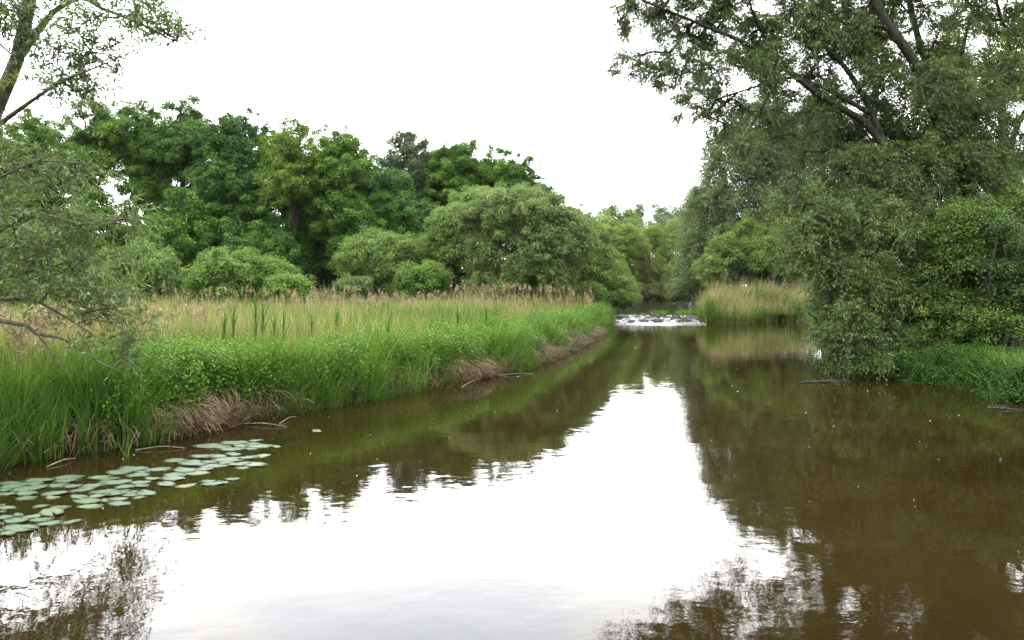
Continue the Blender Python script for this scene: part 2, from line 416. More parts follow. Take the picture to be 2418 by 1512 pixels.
def skeleton(trunks, T, rng, rtip=.008, arch=.12, power=.5, seglen=.5, rmax=.2):
    """limbs from hand trunks out to every target; returns node array, tubes, tip directions"""
    nodes, par, crad, paths = [], [], [], []
    for pts, rad in trunks:
        s = len(nodes)
        for i, p in enumerate(pts):
            nodes.append(p); crad.append(rad[i]); par.append(len(nodes) - 2 if i else -1)
        paths.append((list(range(s, len(nodes))), True))
    N = np.zeros((len(nodes) + len(T) * 9 + 10, 3)); N[:len(nodes)] = nodes
    cnt = len(nodes); ntr = cnt
    par = par + [0] * (len(N) - cnt)
    dmin = np.array([np.min(np.linalg.norm(N[:ntr] - t, axis=1)) for t in T])
    tips = np.zeros(len(T), int)
    for k in np.argsort(dmin):
        t = T[k]
        v = t - N[:cnt]
        c = np.linalg.norm(v, axis=1) + .5 * np.maximum(0, -v[:, 2])
        j = int(np.argmin(c)); s = N[j]; L = np.linalg.norm(t - s)
        q = int(np.clip(L / seglen, 1, 8))
        ctrl = (s + t) / 2 + rng.normal(size=3) * .13 * L + UP * arch * L
        u = (np.arange(1, q + 1) / q)[:, None]
        B = (1 - u) ** 2 * s + 2 * u * (1 - u) * ctrl + u ** 2 * t
        N[cnt:cnt + q] = B
        for i in range(q): par[cnt + i] = j if i == 0 else cnt + i - 1
        paths.append(([j] + list(range(cnt, cnt + q)), False))
        tips[k] = cnt + q - 1; cnt += q
    N = N[:cnt]
    load = np.zeros(cnt); load[tips] = 1
    for i in range(cnt - 1, ntr - 1, -1): load[par[i]] += load[i]
    rad = np.minimum(rtip * np.maximum(load, 1) ** power, rmax)
    rad[:ntr] = crad
    tubes = []
    for idx, tr in paths:
        r = rad[idx].copy()
        if not tr: r[0] = min(r[0], r[1] * 1.3)
        big = r.max() > .06
        pts = N[idx]
        if len(pts) >= 2: tubes.append(tube(pts, r, 9 if tr else (6 if big else 4)))
    par = np.array(par[:cnt])
    tdir = nrm(N[tips] - N[np.maximum(par[tips], 0)])
    return N, ntr, tubes, tips, tdir
def broad_leaves(T, rc, n, L, Wd, rng, centre, flat=.75, spread=.3, upb=.35, drop=.25):
    """tufts of broad leaves round every tip"""
    k = len(T)
    cl = np.repeat(np.arange(k), n)
    rcl = (rc * rng.uniform(.65, 1.3, k))[cl][:, None]
    d = nrm(rng.normal(size=(len(cl), 3)) + np.array([0, 0, upb]))
    r = rng.random(len(cl)) ** .45
    P = T[cl] + d * r[:, None] * rcl * np.array([1, 1, flat])
    outw = nrm(T[cl] - centre)
    nn = nrm(d * .8 + UP * .55 + outw * .35 + rng.normal(size=P.shape) * .45)
    dr = nrm(np.cross(nn, rng.normal(size=P.shape)) + d * .5 - UP * drop)
    ct = rng.normal(.5, .17, k)
    tint = ct[cl] + rng.normal(0, spread * .6, len(cl))
    Ls = L * rng.uniform(.65, 1.35, len(cl))
    return leaf_quads(P, dr, nn, Ls, Ls * (Wd / L), tint)
def willow_sprays(O, D, ntw, nleaf, rng, tl=(.45, 1.2), sag=.55, L=.085, Wd=.016, spread=.25, rt=.004, upk=.25, twigs=True, centre=None):
    """sagging twigs with narrow leaves along them"""
    k = len(O); c = np.repeat(np.arange(k), ntw); n = len(c)
    d = D[c] * .75 + rng.normal(size=(n, 3)) * .6 + UP * upk
    if centre is not None: d = d + nrm(O[c] - centre) * .5
    d = nrm(d); ln = rng.uniform(*tl, n)
    o = O[c] + rng.normal(size=(n, 3)) * .06
    def at(t): return o[:, None] + d[:, None] * (ln[:, None] * t)[..., None] - UP * (sag * (ln[:, None] * t) ** 2)[..., None]
    t = (np.arange(nleaf) + .8) / (nleaf + .3) + rng.uniform(-.04, .04, (n, nleaf))
    P = at(t).reshape(-1, 3)
    tan = nrm(d[:, None] - UP * (2 * sag * ln[:, None] * t)[..., None]).reshape(-1, 3)
    side = nrm(np.cross(tan, rng.normal(size=tan.shape)))
    ld = nrm(tan * .75 + side * .75 - UP * .35)
    up = nrm(np.cross(ld, rng.normal(size=ld.shape)) + UP * .5)
    tint = np.repeat(rng.normal(.5, .2, k)[c], nleaf) + rng.normal(0, spread * .6, len(P))
    Ls = L * rng.uniform(.6, 1.3, len(P))
    parts = [leaf_quads(P, ld, up, Ls, Wd * rng.uniform(.8, 1.2, len(P)), tint, wide=.4, fold=.2)]
    tw = None
    if twigs:
        z = np.zeros((n, 1)); e = np.ones((n, 1))
        tw = twigs_mesh(at(z)[:, 0], at(z + .5)[:, 0], at(e)[:, 0], np.full(n, rt))
    return parts, tw
def finish_tree(name, label, cat, base, wood, foliage, bark, leafm, group=None, wname='trunk', lname='crown'):
    root = empty(name, base); tag(root, label, cat, group)
    b = np.array(base)
    mv = lambda ps: [(p[0] - b, p[1], p[2] if len(p) > 2 else None) for p in ps]
    if wood: make_obj(wname, mv(wood), bark, root, smooth=True)
    make_obj(lname, mv(foliage), leafm, root)
    return root
def gz(x, y):
    return float(gh(np.array([x]), np.array([y]))[0])

def oak(label, x, D, ytop, w, seed, mat, ybot=640, nl=17, tips=560, n=200, L=.135, rc=.47, ymid=None, group='oaks along the wood edge', name='oak_tree', cat='tree', lean=0, fill=.5, core=1.0):
    """broad-crowned tree: w is the crown width in photo pixels"""
    rng = np.random.default_rng(seed)
    px = D / FPX
    top = EYE + (HY - ytop + 15) * px; bot = EYE + (HY - ybot) * px
    X = (x - CX) * px; R = w * px / 2 * 1.1; H = (top - bot) / 2
    g = gz(X, D)
    c = np.array([X, D, (top + bot) / 2])
    lob = [(c - UP * H * .06, np.array([R * .82, R * .75, H * .86]) * core, int(tips * .35 * core))]
    for k in range(nl):
        d = nrm(rng.normal(size=3)); q = rng.uniform(.3, .68)
        if k == 0: d = np.array([.1, 0, 1]); q = .74
        s = rng.uniform(fill * .7, fill * 1.2)
        cc = c + d * q * np.array([R, R * .9, H])
        lob.append((cc, np.array([R * s, R * s, min(H, R * 1.2) * s * .85]), max(4, int(tips * .75 / nl))))
    T, _ = lobe_points(lob, rng, .45, -.55)
    T = T[T[:, 2] > g + .5]
    T = T[(((T - c) / np.array([R * 1.12, R * 1.12, H * 1.0])) ** 2).sum(1) < 1.0 + rng.normal(0, .05, len(T))]
    nb_ = (((T[:, None] - T[None]) ** 2).sum(-1) < (1.25 * D / 60) ** 2).sum(1)
    T = T[nb_ >= 5]
    tr = [(np.array([X + lean * 1.5, D, g - .3])), np.array([X + rng.normal() * .15 + lean, D, g + (bot - g) * .6 + .8]), c + np.array([rng.normal() * .35, 0, -H * .15]), c + np.array([rng.normal() * .6, 0, H * .55])]
    trunks = [smooth_poly(tr, .30 + R * .03, .06)]
    for q in range(3):
        a = rng.uniform(0, 2 * np.pi) if q else 0.3
        s0 = trunks[0][0][int(len(trunks[0][0]) * rng.uniform(.4, .6))]
        e = c + np.array([math.cos(a) * R * .6, math.sin(a) * R * .5, H * rng.uniform(.1, .5)])
        trunks.append(smooth_poly([s0, (s0 + e) / 2 + np.array([rng.normal() * .3, 0, -.1 * H]), e], .16, .05))
    N, ntr, tubes, tp, td = skeleton(trunks, T, rng, .018, .1, .5, .6)
    lv = broad_leaves(T, rc, n, L, L * .66, rng, c)
    return finish_tree(name, label, cat, (X, D, g), tubes, [lv], M_BARK, mat, group)

def shrub(name, label, D, lobes_px, seed, mat, rc=.42, n=130, L=.125, Wd=.07, dens=9.0, base_px=None, bark=None, cat='shrub', group=None, stems=7, depthk=.9, low=-.6, shell=.62, flat=.8, upb=.3, drop=.15, wild=.45):
    """multi-stemmed bush from lobes given as (x, y, rx, ry[, dD]) in photo pixels"""
    rng = np.random.default_rng(seed)
    lob = []
    for q in lobes_px:
        x, y, rx, ry = q[:4]; d = D + (q[4] if len(q) > 4 else 0); px = d / FPX
        rad = np.array([rx * px, rx * px * depthk, ry * px])
        area = 4 * math.pi * ((rad[0] * rad[1]) ** 1.6 / 3 + 2 * (rad[0] * rad[2]) ** 1.6 / 3) ** (1 / 1.6)
        lob.append((W(x, y, d), rad, max(6, int(area * dens / 3.6))))
    for cc_, rad, nn_ in list(lob):      # billows on each dome
        for q in range(6):
            d = nrm(rng.normal(size=3) + np.array([0, -.3, .35]))
            f_ = rng.uniform(.28, .46)
            lob.append((cc_ + d * rad * rng.uniform(.7, .86), rad * f_, max(4, int(nn_ * f_ ** 1.6 * .6))))
    T, _ = lobe_points(lob, rng, shell, low)
    if wild:      # a few whips standing proud of the dome
        sel = rng.random(len(T)) < .16
        T[sel] += (UP * rng.uniform(.2, 1, (sel.sum(), 1)) + rng.normal(size=(sel.sum(), 3)) * .25) * wild
    gzs = gh(T[:, 0], T[:, 1]); gzs = np.maximum(gzs, 0)
    T = T[T[:, 2] > gzs + .12]
    c = np.mean([q[0] for q in lob], 0)
    if base_px: bx, by = base_px
    else: bx, by = c[0], c[1]
    g = gz(bx, by)
    base = np.array([bx, by, g])
    trunks = []
    for q in range(stems):
        tgt = lob[q % len(lob)][0] + rng.normal(size=3) * .25 * lob[q % len(lob)][1]
        b0 = base + np.array([rng.normal() * .35, rng.normal() * .35, -.15])
        trunks.append(smooth_poly([b0, (b0 + tgt) / 2 + np.array([rng.normal() * .2, rng.normal() * .2, .1]), tgt], .075, .03))
    N, ntr, tubes, tp, td = skeleton(trunks, T, rng, .007, .06, .5, .5)
    lv = broad_leaves(T, rc, n, L, Wd, rng, c - UP * .5, flat=flat, upb=upb, drop=drop)
    return finish_tree(name, label, cat, base, tubes, [lv], bark or M_TWIG, mat, group, 'stem', 'foliage')

# ------------------------------------------------------------------ oaks and the wood edge on the left
G_OAK = 'oaks along the wood edge'
oak('oak standing farthest left behind the silvery willow boughs', -70, 60, 250, 250, 11, M_OAKD)
oak('oak with a thin dark trunk and open crown behind the left willow', 60, 61, 265, 210, 12, M_OAK, n=185)
oak('tall pale topped oak rising just right of the leaning willow trunk', 200, 60, 232, 200, 13, M_OAK, n=170, ybot=540, core=.4)
oak('oak with a loose airy crown showing bent dark limbs and sky gaps', 325, 60, 240, 190, 14, M_OAK, n=160, ybot=520, nl=15, core=.35)
oak('oak with forked dark limbs silhouetted against the sky', 432, 60, 242, 180, 15, M_OAKD, n=165, ybot=500, nl=15, core=.35)
oak('deep green massive oak with the highest lumpy dome in the middle of the wood', 555, 58, 245, 240, 16, M_OAKD, ybot=640, nl=22, tips=740)
oak('yellowish oak with a twiggy half bare top between two green oaks', 690, 56, 288, 175, 17, M_OAKY, n=110, ybot=560, nl=14)
oak('bright green oak with a full rounded crown at the centre of the wood edge', 815, 57, 305, 210, 18, M_OAK, ybot=640, nl=22, tips=740)
oak('dark bushy oak stepping down right of the bright rounded oak', 930, 58, 420, 150, 19, M_OAKD, ybot=650, tips=440)
oak('feathery grey green tree with drooping sprays between the oaks', 965, 66, 325, 180, 20, M_LOCUST, n=150, L=.15, rc=.55, ybot=560, nl=15, name='feathery_tree', group='trees of the wood edge', fill=.5)
oak('mid green oak with a small knob of leaves on its top', 1070, 66, 338, 200, 21, M_OAK, ybot=560, nl=17)
oak('airy oak with lacy top right behind the big grey sallow', 1165, 67, 368, 180, 22, M_OAK, n=185, ybot=560)
oak('oak ending the wood on the right above the big sallow', 1235, 66, 382, 140, 23, M_OAKD, ybot=580, tips=440)
for k_, (lab, x_, yt_, w_) in enumerate((('back row oak filling the skyline behind the leftmost open oaks', 130, 275, 200), ('back row oak filling the skyline between the airy oaks', 370, 300, 190),
        ('back row oak at the shoulder left of the yellowish oak', 640, 315, 200), ('back row oak between the yellowish and the bright rounded oak', 750, 325, 200),
        ('back row oak low behind the feathery tree', 900, 380, 190), ('back row oak behind the knob topped oak', 1020, 390, 190), ('back row oak behind the lacy topped oak', 1120, 395, 190))):
    oak(lab, x_, 72, yt_, w_, 930 + k_, M_OAK if k_ % 2 else M_OAKD, ybot=660, group='back row oaks of the wood')
# lower storey of the wood
G_U = 'young trees under the oaks'
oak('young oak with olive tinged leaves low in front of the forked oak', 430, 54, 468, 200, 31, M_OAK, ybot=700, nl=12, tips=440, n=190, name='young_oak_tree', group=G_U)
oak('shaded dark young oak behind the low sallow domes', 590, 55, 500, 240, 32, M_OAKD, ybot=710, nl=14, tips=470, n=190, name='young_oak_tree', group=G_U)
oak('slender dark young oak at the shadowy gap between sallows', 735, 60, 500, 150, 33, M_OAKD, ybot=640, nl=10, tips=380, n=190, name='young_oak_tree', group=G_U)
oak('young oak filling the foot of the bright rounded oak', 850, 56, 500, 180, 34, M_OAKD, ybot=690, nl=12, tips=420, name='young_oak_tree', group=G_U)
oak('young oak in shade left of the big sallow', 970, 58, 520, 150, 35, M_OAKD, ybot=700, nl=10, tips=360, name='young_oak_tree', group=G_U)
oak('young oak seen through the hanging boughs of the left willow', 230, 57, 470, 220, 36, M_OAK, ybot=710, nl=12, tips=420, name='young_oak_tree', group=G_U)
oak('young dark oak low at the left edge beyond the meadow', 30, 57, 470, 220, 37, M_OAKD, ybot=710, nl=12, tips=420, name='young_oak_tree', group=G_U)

# ------------------------------------------------------------------ sallow domes on the left bank
shrub('sallow_shrub', 'rounded grey green sallow dome half behind the left willow leaves', 40, [(335, 650, 80, 72), (260, 670, 60, 60, 1)], 41, M_SALLOW, dens=13)
shrub('sallow_shrub', 'low bright yellow green sallow dome in the middle of the meadow edge', 40, [(530, 672, 82, 70), (600, 668, 70, 62, 1)], 42, M_SALLOWG, dens=13)
shrub('sallow_shrub', 'small pale sallow sloping down beside the bright meadow dome', 41, [(675, 700, 60, 45, -1), (640, 668, 62, 52, 1)], 43, M_SALLOWG, dens=13)
shrub('sallow_shrub', 'olive sallow dome standing alone before the tall dark trunks', 50, [(870, 630, 78, 78), (945, 630, 66, 68, 1), (905, 600, 60, 48)], 44, M_SALLOW, dens=12)
shrub('sallow_shrub', 'dark green shaded sallow making the left half of the big clump', 53, [(1085, 570, 82, 92), (1150, 515, 90, 72, 1), (1030, 625, 60, 70), (990, 655, 40, 45)], 45, M_SALLOW, dens=11, L=.14, Wd=.08, wild=.3)
shrub('sallow_shrub', 'big silvery olive sallow at the bank with stems showing through', 49, [(1240, 590, 118, 110), (1200, 515, 105, 66), (1285, 520, 75, 60), (1330, 575, 80, 75), (1270, 655, 100, 50), (1190, 600, 100, 90, 2), (1200, 680, 90, 40, .5)], 46, M_OLIVE, dens=10, n=110, wild=.5, stems=14)
shrub('sallow_shrub', 'grey green sallow trailing its boughs over the water by the weir', 55, [(1365, 590, 70, 82), (1410, 650, 70, 65), (1455, 698, 50, 30, -1), (1340, 545, 50, 50), (1400, 575, 36, 40), (1385, 705, 70, 30, -1)], 47, M_SALLOW, dens=11, wild=.6, base_px=(6.6, 55))
shrub('sallow_shrub', 'small bright sallow at the left foot of the big sallow clump', 48, [(1000, 668, 58, 45), (960, 690, 30, 25)], 48, M_SALLOWG, dens=13)
shrub('leafy_shrub', 'pale low bush at the meadow edge before the gap in the wood', 47, [(825, 695, 35, 28), (860, 685, 14, 24)], 49, M_WILLOWF, dens=14)
shrub('leafy_shrub', 'dark green bush behind the meadow at the left edge', 36, [(60, 640, 110, 90), (170, 660, 80, 70)], 50, M_SALLOWG, dens=10)

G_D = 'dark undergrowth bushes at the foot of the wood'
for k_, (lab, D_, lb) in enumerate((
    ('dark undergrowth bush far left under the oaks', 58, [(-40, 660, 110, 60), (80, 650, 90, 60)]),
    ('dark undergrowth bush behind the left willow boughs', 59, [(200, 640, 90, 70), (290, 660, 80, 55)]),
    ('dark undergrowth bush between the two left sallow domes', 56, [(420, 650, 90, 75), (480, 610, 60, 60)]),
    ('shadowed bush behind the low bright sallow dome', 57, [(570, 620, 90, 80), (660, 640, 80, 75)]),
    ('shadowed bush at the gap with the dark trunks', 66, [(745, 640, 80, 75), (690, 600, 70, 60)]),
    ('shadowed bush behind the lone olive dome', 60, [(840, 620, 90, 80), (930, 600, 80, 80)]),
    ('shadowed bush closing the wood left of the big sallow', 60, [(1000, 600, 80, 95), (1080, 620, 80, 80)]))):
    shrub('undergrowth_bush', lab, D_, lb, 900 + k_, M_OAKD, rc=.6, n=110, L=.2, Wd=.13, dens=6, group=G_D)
shrub('leafy_shrub', 'dark bush trailing into the upstream water on its left bank', 70, [(1440, 675, 55, 42), (1475, 700, 32, 20), (1400, 660, 60, 50)], 910, M_SALLOW, rc=.5, dens=8, base_px=(9.6, 71))
shrub('leafy_shrub', 'dark bush leaning over the upstream water on its right bank', 78, [(1640, 660, 45, 55), (1620, 690, 35, 22), (1690, 640, 60, 70)], 911, M_DARK, rc=.5, dens=8, L=.15, Wd=.09, base_px=(21.5, 78))
# far mass of woodland closing the horizon
rgw = np.random.default_rng(920)
_n = 2600
_a = rgw.uniform(-1.05, 1.0, _n); _r = rgw.uniform(128, 175, _n)
_T = np.stack([_r * np.sin(_a), _r * np.cos(_a), 0 * _a], 1); _T[:, 2] = .8 + rgw.random(_n) ** .8 * (5.5 + 2.0 * wob(_a * 9, _a * 23))
tag(make_obj('far_woods', [broad_leaves(_T, 1.6, 60, .55, .38, rgw, np.array([0, 150., 0]))], M_FARGREEN), 'low pale mass of far woodland along the horizon', 'woodland', kind='stuff')

# ------------------------------------------------------------------ far end of the river
G_F = 'bushes closing the far end of the river'
shrub('leafy_shrub', 'yellow green bush on the left of the far river bend', 92, [(1445, 620, 55, 75), (1420, 600, 45, 60), (1480, 580, 45, 45)], 61, M_YELLOW, rc=.6, n=110, L=.16, Wd=.09, dens=5, wild=.6, base_px=(13.5, 94), group=G_F)
shrub('leafy_shrub', 'russet tinged bush overhanging dark water at the far bend', 95, [(1495, 645, 52, 62), (1530, 690, 65, 30)], 62, M_RUSSET, rc=.6, n=110, L=.16, Wd=.09, dens=5, group=G_F, base_px=(17, 100))
shrub('leafy_shrub', 'light green bush on the right of the far river bend', 99, [(1545, 610, 55, 70), (1590, 600, 50, 75), (1570, 670, 70, 45)], 63, M_YELLOW, rc=.6, n=110, L=.17, Wd=.09, dens=5, wild=.6, group=G_F, base_px=(22, 103))
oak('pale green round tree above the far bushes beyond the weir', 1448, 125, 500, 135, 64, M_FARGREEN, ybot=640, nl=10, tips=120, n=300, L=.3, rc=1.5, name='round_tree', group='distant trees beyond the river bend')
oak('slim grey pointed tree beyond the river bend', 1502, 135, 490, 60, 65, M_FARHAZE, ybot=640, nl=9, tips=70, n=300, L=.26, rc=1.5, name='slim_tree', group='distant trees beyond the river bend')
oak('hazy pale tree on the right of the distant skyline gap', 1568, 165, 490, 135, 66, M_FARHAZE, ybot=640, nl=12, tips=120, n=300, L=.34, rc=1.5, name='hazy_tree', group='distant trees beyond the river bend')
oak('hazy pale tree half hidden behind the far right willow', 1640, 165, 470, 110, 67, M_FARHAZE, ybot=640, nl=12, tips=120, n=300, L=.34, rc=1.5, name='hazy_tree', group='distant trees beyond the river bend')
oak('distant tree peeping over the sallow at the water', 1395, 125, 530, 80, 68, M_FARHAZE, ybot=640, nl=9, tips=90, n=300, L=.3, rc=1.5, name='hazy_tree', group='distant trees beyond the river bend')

# ------------------------------------------------------------------ willows
def willow(name, label, D, lobes_px, trunks, seed, mat, bark, tips_per=10, ntw=9, nleaf=13, L=.085, Wd=.017, tl=(.45, 1.2), sag=.5, cat='tree', depth=1.2, shell=.35, group=None, low=-.9, rt=.004, node_tw=.35, arch=.1, rtip=.008, base=None, upk=.25, clipfn=None):
    rng = np.random.default_rng(seed)
    lob = []
    for q in lobes_px:
        x, y, rx, ry = q[:4]; d = D + (q[4] if len(q) > 4 else 0); px = d / FPX
        k = q[5] if len(q) > 5 else 1
        rad = np.array([rx * px, depth * .5 * (rx + ry) * px, ry * px])
        lob.append((W(x, y, d), rad, max(3, int(tips_per * k * rx * ry * px * px * 5.5))))
    T, _ = lobe_points(lob, rng, shell, low)
    T = T[T[:, 2] > .25]
    if clipfn is not None: T = T[clipfn(T)]
    c = np.mean([q[0] for q in lob], 0)
    N, ntr, tubes, tp, td = skeleton(trunks, T, rng, rtip, arch, .52, .45, .14)
    O, Dd = N[tp], td
    extra = rng.random(len(N)) < node_tw; extra[:ntr] = False; extra[tp] = False
    O = np.vstack([O, N[extra]]); Dd = np.vstack([Dd, nrm(rng.normal(size=(extra.sum(), 3)))])
    fol, tw = willow_sprays(O, Dd, ntw, nleaf, rng, tl, sag, L, Wd, rt=rt, upk=upk)
    base = trunks[0][0][0] if base is None else base
    return finish_tree(name, label, cat, base, tubes + ([tw] if tw else []), fol, bark, mat, group)
def limb(pts, r0, r1):
    return smooth_poly([W(*p) for p in pts], r0, r1)

# tall willow far behind on the right bank
g = gz((1880 - CX) / FPX * 60, 60)
tr = [limb([(1830, 720, 60), (1815, 560, 60), (1800, 400, 60), (1795, 290, 60)], .35, .06),
      limb([(1820, 600, 60), (1760, 480, 59), (1710, 380, 59)], .2, .05), limb([(1825, 620, 60), (1890, 470, 61), (1900, 350, 61)], .2, .05),
      limb([(1820, 640, 60), (1730, 600, 58), (1660, 560, 57)], .15, .04)]
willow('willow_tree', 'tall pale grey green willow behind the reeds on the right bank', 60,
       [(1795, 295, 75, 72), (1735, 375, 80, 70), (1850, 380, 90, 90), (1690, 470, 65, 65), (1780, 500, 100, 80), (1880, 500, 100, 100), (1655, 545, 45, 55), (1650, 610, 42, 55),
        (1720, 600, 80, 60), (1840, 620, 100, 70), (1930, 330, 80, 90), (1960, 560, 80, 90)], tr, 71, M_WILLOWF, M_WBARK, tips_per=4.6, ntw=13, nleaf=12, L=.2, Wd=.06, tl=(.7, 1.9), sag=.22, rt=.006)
shrub('leafy_shrub', 'fresh green bush behind the right reed bed', 56, [(1735, 600, 58, 48), (1690, 640, 50, 42), (1800, 620, 70, 60), (1770, 560, 40, 40), (1850, 600, 60, 70)], 72, M_SALLOW, dens=8, L=.13, Wd=.06, wild=.8, base_px=(18, 56.5))
shrub('leafy_shrub', 'dull green bush leaning to the upstream water by the reeds', 62, [(1640, 650, 45, 60), (1610, 680, 30, 30), (1670, 690, 40, 40)], 73, M_WILLOWF, dens=9, L=.13, Wd=.05, base_px=(17.5, 63))

# the big leaning willow of the right bank
GB = gz(13.6, 24.5)
tr = [limb([(2290, 860, 24.5), (2200, 640, 24.3), (2140, 470, 23), (2088, 345, 23.1)], .36, .22),
      limb([(2088, 345, 23.1), (2040, 288, 23.1), (1935, 225, 22.9), (1790, 118, 22.9), (1640, 52, 23.1), (1490, -10, 23.1)], .13, .03),
      limb([(2085, 340, 23.1), (2060, 270, 23.1), (2000, 165, 23.2), (1905, 60, 23.4), (1850, -60, 23.6)], .11, .04),
      limb([(2060, 270, 23.1), (1950, 210, 23.1), (1870, 170, 23.1), (1790, 60, 23.1), (1760, -40, 22)], .085, .025),
      limb([(1985, 255, 23.1), (1900, 190, 23.1), (1860, 185, 22.9), (1800, 200, 23.4), (1690, 235, 22)], .07, .02),
      limb([(2345, 860, 25), (2320, 590, 24.6), (2275, 420, 23.2), (2228, 320, 23.1), (2160, 150, 22.9), (2085, 40, 22.9), (2040, -90, 23.1)], .30, .115),
      limb([(2330, 860, 25.5), (2285, 480, 25.6), (2240, 330, 25.8), (2205, 210, 26), (2160, 60, 26), (2130, -80, 26)], .24, .09),
      limb([(2285, 480, 25.6), (2262, 250, 25.4), (2275, 110, 25.4), (2310, -20, 25.4)], .11, .05),
      limb([(2140, 470, 24), (2030, 500, 23.4), (1930, 480, 21.8), (1850, 500, 21.4)], .10, .02),
      limb([(2200, 640, 24.5), (2080, 640, 22), (1980, 680, 20.8), (1910, 740, 20)], .10, .02),
      limb([(2230, 720, 24.5), (2120, 760, 21.5), (2040, 800, 20), (1990, 850, 19.4)], .10, .02)]
RW = [(1800, 150, 120, 60, -1.5, .18), (1950, 240, 90, 40, -1.5, .18), (2190, 200, 90, 80, -1.6, .25), (2120, 380, 100, 50, -1.6, .5), (1520, 40, 75, 75, 0, .8), (1500, 150, 62, 36, 0, .8), (1590, 150, 95, 80, 0, 1), (1650, 245, 66, 55, -1, .9), (1630, 20, 110, 85), (1740, 70, 110, 85), (1760, 190, 105, 90, -.5, .9),
      (1690, 300, 34, 50, -1, .7), (1745, 330, 26, 40, -1, .6), (1870, 100, 120, 110, 0, 1.1), (1880, 270, 95, 70, -.6, .8), (1990, 50, 120, 90, 0, 1.2), (2010, 190, 100, 100, 0, 1.1), (1600, -80, 110, 80),
      (1800, -100, 140, 90), (2020, -120, 150, 90), (2230, -130, 160, 100), (2400, -60, 120, 120), (2130, 70, 120, 120, 0, 1.3), (2190, 250, 130, 120, -.4, 1.2), (2320, 130, 100, 140, .5, .7), (2320, 320, 110, 110, 0, .8),
      (1955, 335, 85, 65, 1.5, 1.1), (2060, 330, 75, 70, 2, 1.2), (2150, 370, 80, 70, 1.5, 1.1), (2040, 430, 90, 100, 3, 1.1), (2110, 500, 90, 80, 2, 1), (2080, 430, 120, 90, -1), (2230, 440, 140, 110, -.5), (1985, 420, 60, 55, -1.5, .9),
      (1915, 490, 85, 70, -2.5), (2020, 560, 140, 105, -2.5, 1.1), (1922, 585, 70, 78, -3, 1.1), (2180, 580, 140, 110, -2), (2010, 670, 80, 80, -3.4, 1.1), (2080, 690, 130, 90, -3, 1.1),
      (1992, 755, 58, 62, -4, 1.2), (2032, 830, 56, 55, -4.4, 1.3), (1968, 800, 36, 34, -4.2, 1.4), (2080, 850, 85, 48, -4, 1.2), (2180, 790, 110, 80, -3), (2110, 780, 90, 70, -3.4)]
willow('willow_tree', 'huge leaning willow whose dark boughs overhang the river on the right', 24, RW, tr, 74, M_WILLOW, M_WBARKG, tips_per=5.5, ntw=22, nleaf=14, L=.10, Wd=.027, tl=(.3, .85), sag=.7, depth=.95, shell=.5, base=np.array([13.9, 24.7, GB]))

# near willow of the left bank, trunk just inside the frame
tr = [limb([(-230, 900, 11), (-120, 560, 11), (-15, 270, 10.8), (40, 140, 10.8), (72, -10, 10.9), (95, -150, 11)], .18, .075),
      limb([(28, 165, 10.8), (75, 95, 10.9), (125, 30, 11), (190, -5, 11), (240, 20, 10.8), (330, 55, 10.7), (400, 92, 10.6), (436, 104, 10.6)], .062, .007),
      limb([(-60, 340, 10.9), (30, 270, 10.7), (95, 225, 10.5), (150, 190, 10.3), (230, 158, 10.2), (300, 128, 10.1)], .045, .005),
      limb([(-100, 500, 11), (0, 420, 10.4), (90, 380, 10.2), (160, 350, 10)], .026, .006),
      limb([(-120, 560, 11), (-20, 560, 10.6), (80, 500, 10.3), (190, 530, 10.2), (310, 505, 10.1)], .024, .004),
      limb([(-150, 640, 11), (-10, 660, 10.8), (70, 640, 10.6), (160, 620, 10.4), (250, 600, 10.3)], .028, .005),
      limb([(-150, 640, 11), (0, 706, 10.7), (60, 700, 10.6), (130, 735, 10.5), (180, 765, 10.4), (250, 810, 10.4)], .05, .006),
      limb([(-160, 700, 11), (0, 757, 10.6), (60, 768, 10.5), (85, 788, 10.5), (140, 798, 10.4), (180, 820, 10.4), (240, 858, 10.3), (290, 880, 10.3)], .05, .006),
      limb([(85, 788, 10.5), (120, 830, 10.4), (150, 870, 10.3), (170, 890, 10.3)], .016, .004)]
LW = [(375, 60, 60, 36, 0, 1.5), (418, 90, 24, 30, 0, 2.2), (300, 15, 80, 40, 0, 1.3), (200, 60, 70, 50, 0, .8), (150, 140, 60, 60, 0, 1.2), (240, 140, 60, 36, 0, 1.1), (150, 205, 80, 26, 0, 1.9), (30, 60, 60, 80, 0, 1.4), (60, -60, 120, 60, 0, .8), (260, -60, 120, 50, 0, .7),
      (20, 400, 60, 60, 0, .5), (110, 390, 70, 40, 0, .7), (190, 420, 50, 40, 0, .6), (50, 490, 90, 50, 0, .8), (170, 520, 80, 36, 0, .9), (262, 520, 50, 26, 0, 1), (312, 512, 18, 14, 0, 1.2),
      (20, 600, 100, 50, 0, 1), (130, 590, 90, 36, 0, .9), (220, 620, 70, 40, 0, .8), (60, 670, 110, 36, 0, 1), (180, 680, 90, 36, 0, 1), (280, 680, 30, 30, 0, .7), (130, 740, 60, 24, 0, .6),
      (240, 745, 70, 36, 0, .9), (320, 755, 42, 18, 0, 1.2), (260, 805, 55, 34, 0, 1.1), (300, 850, 30, 20, 0, 1.2), (-80, 300, 120, 120, 0, .3), (-120, 560, 140, 160, 0, .4)]
willow('willow_tree', 'near silvery willow leaning in at the left edge with drooping leafy boughs', 10.5, LW, tr, 75, M_WILLOWL, M_WBARK, tips_per=20, ntw=7, nleaf=11, L=.105, Wd=.021, tl=(.2, .6), sag=.9, depth=1.4, rt=.0022, rtip=.005, node_tw=.3)

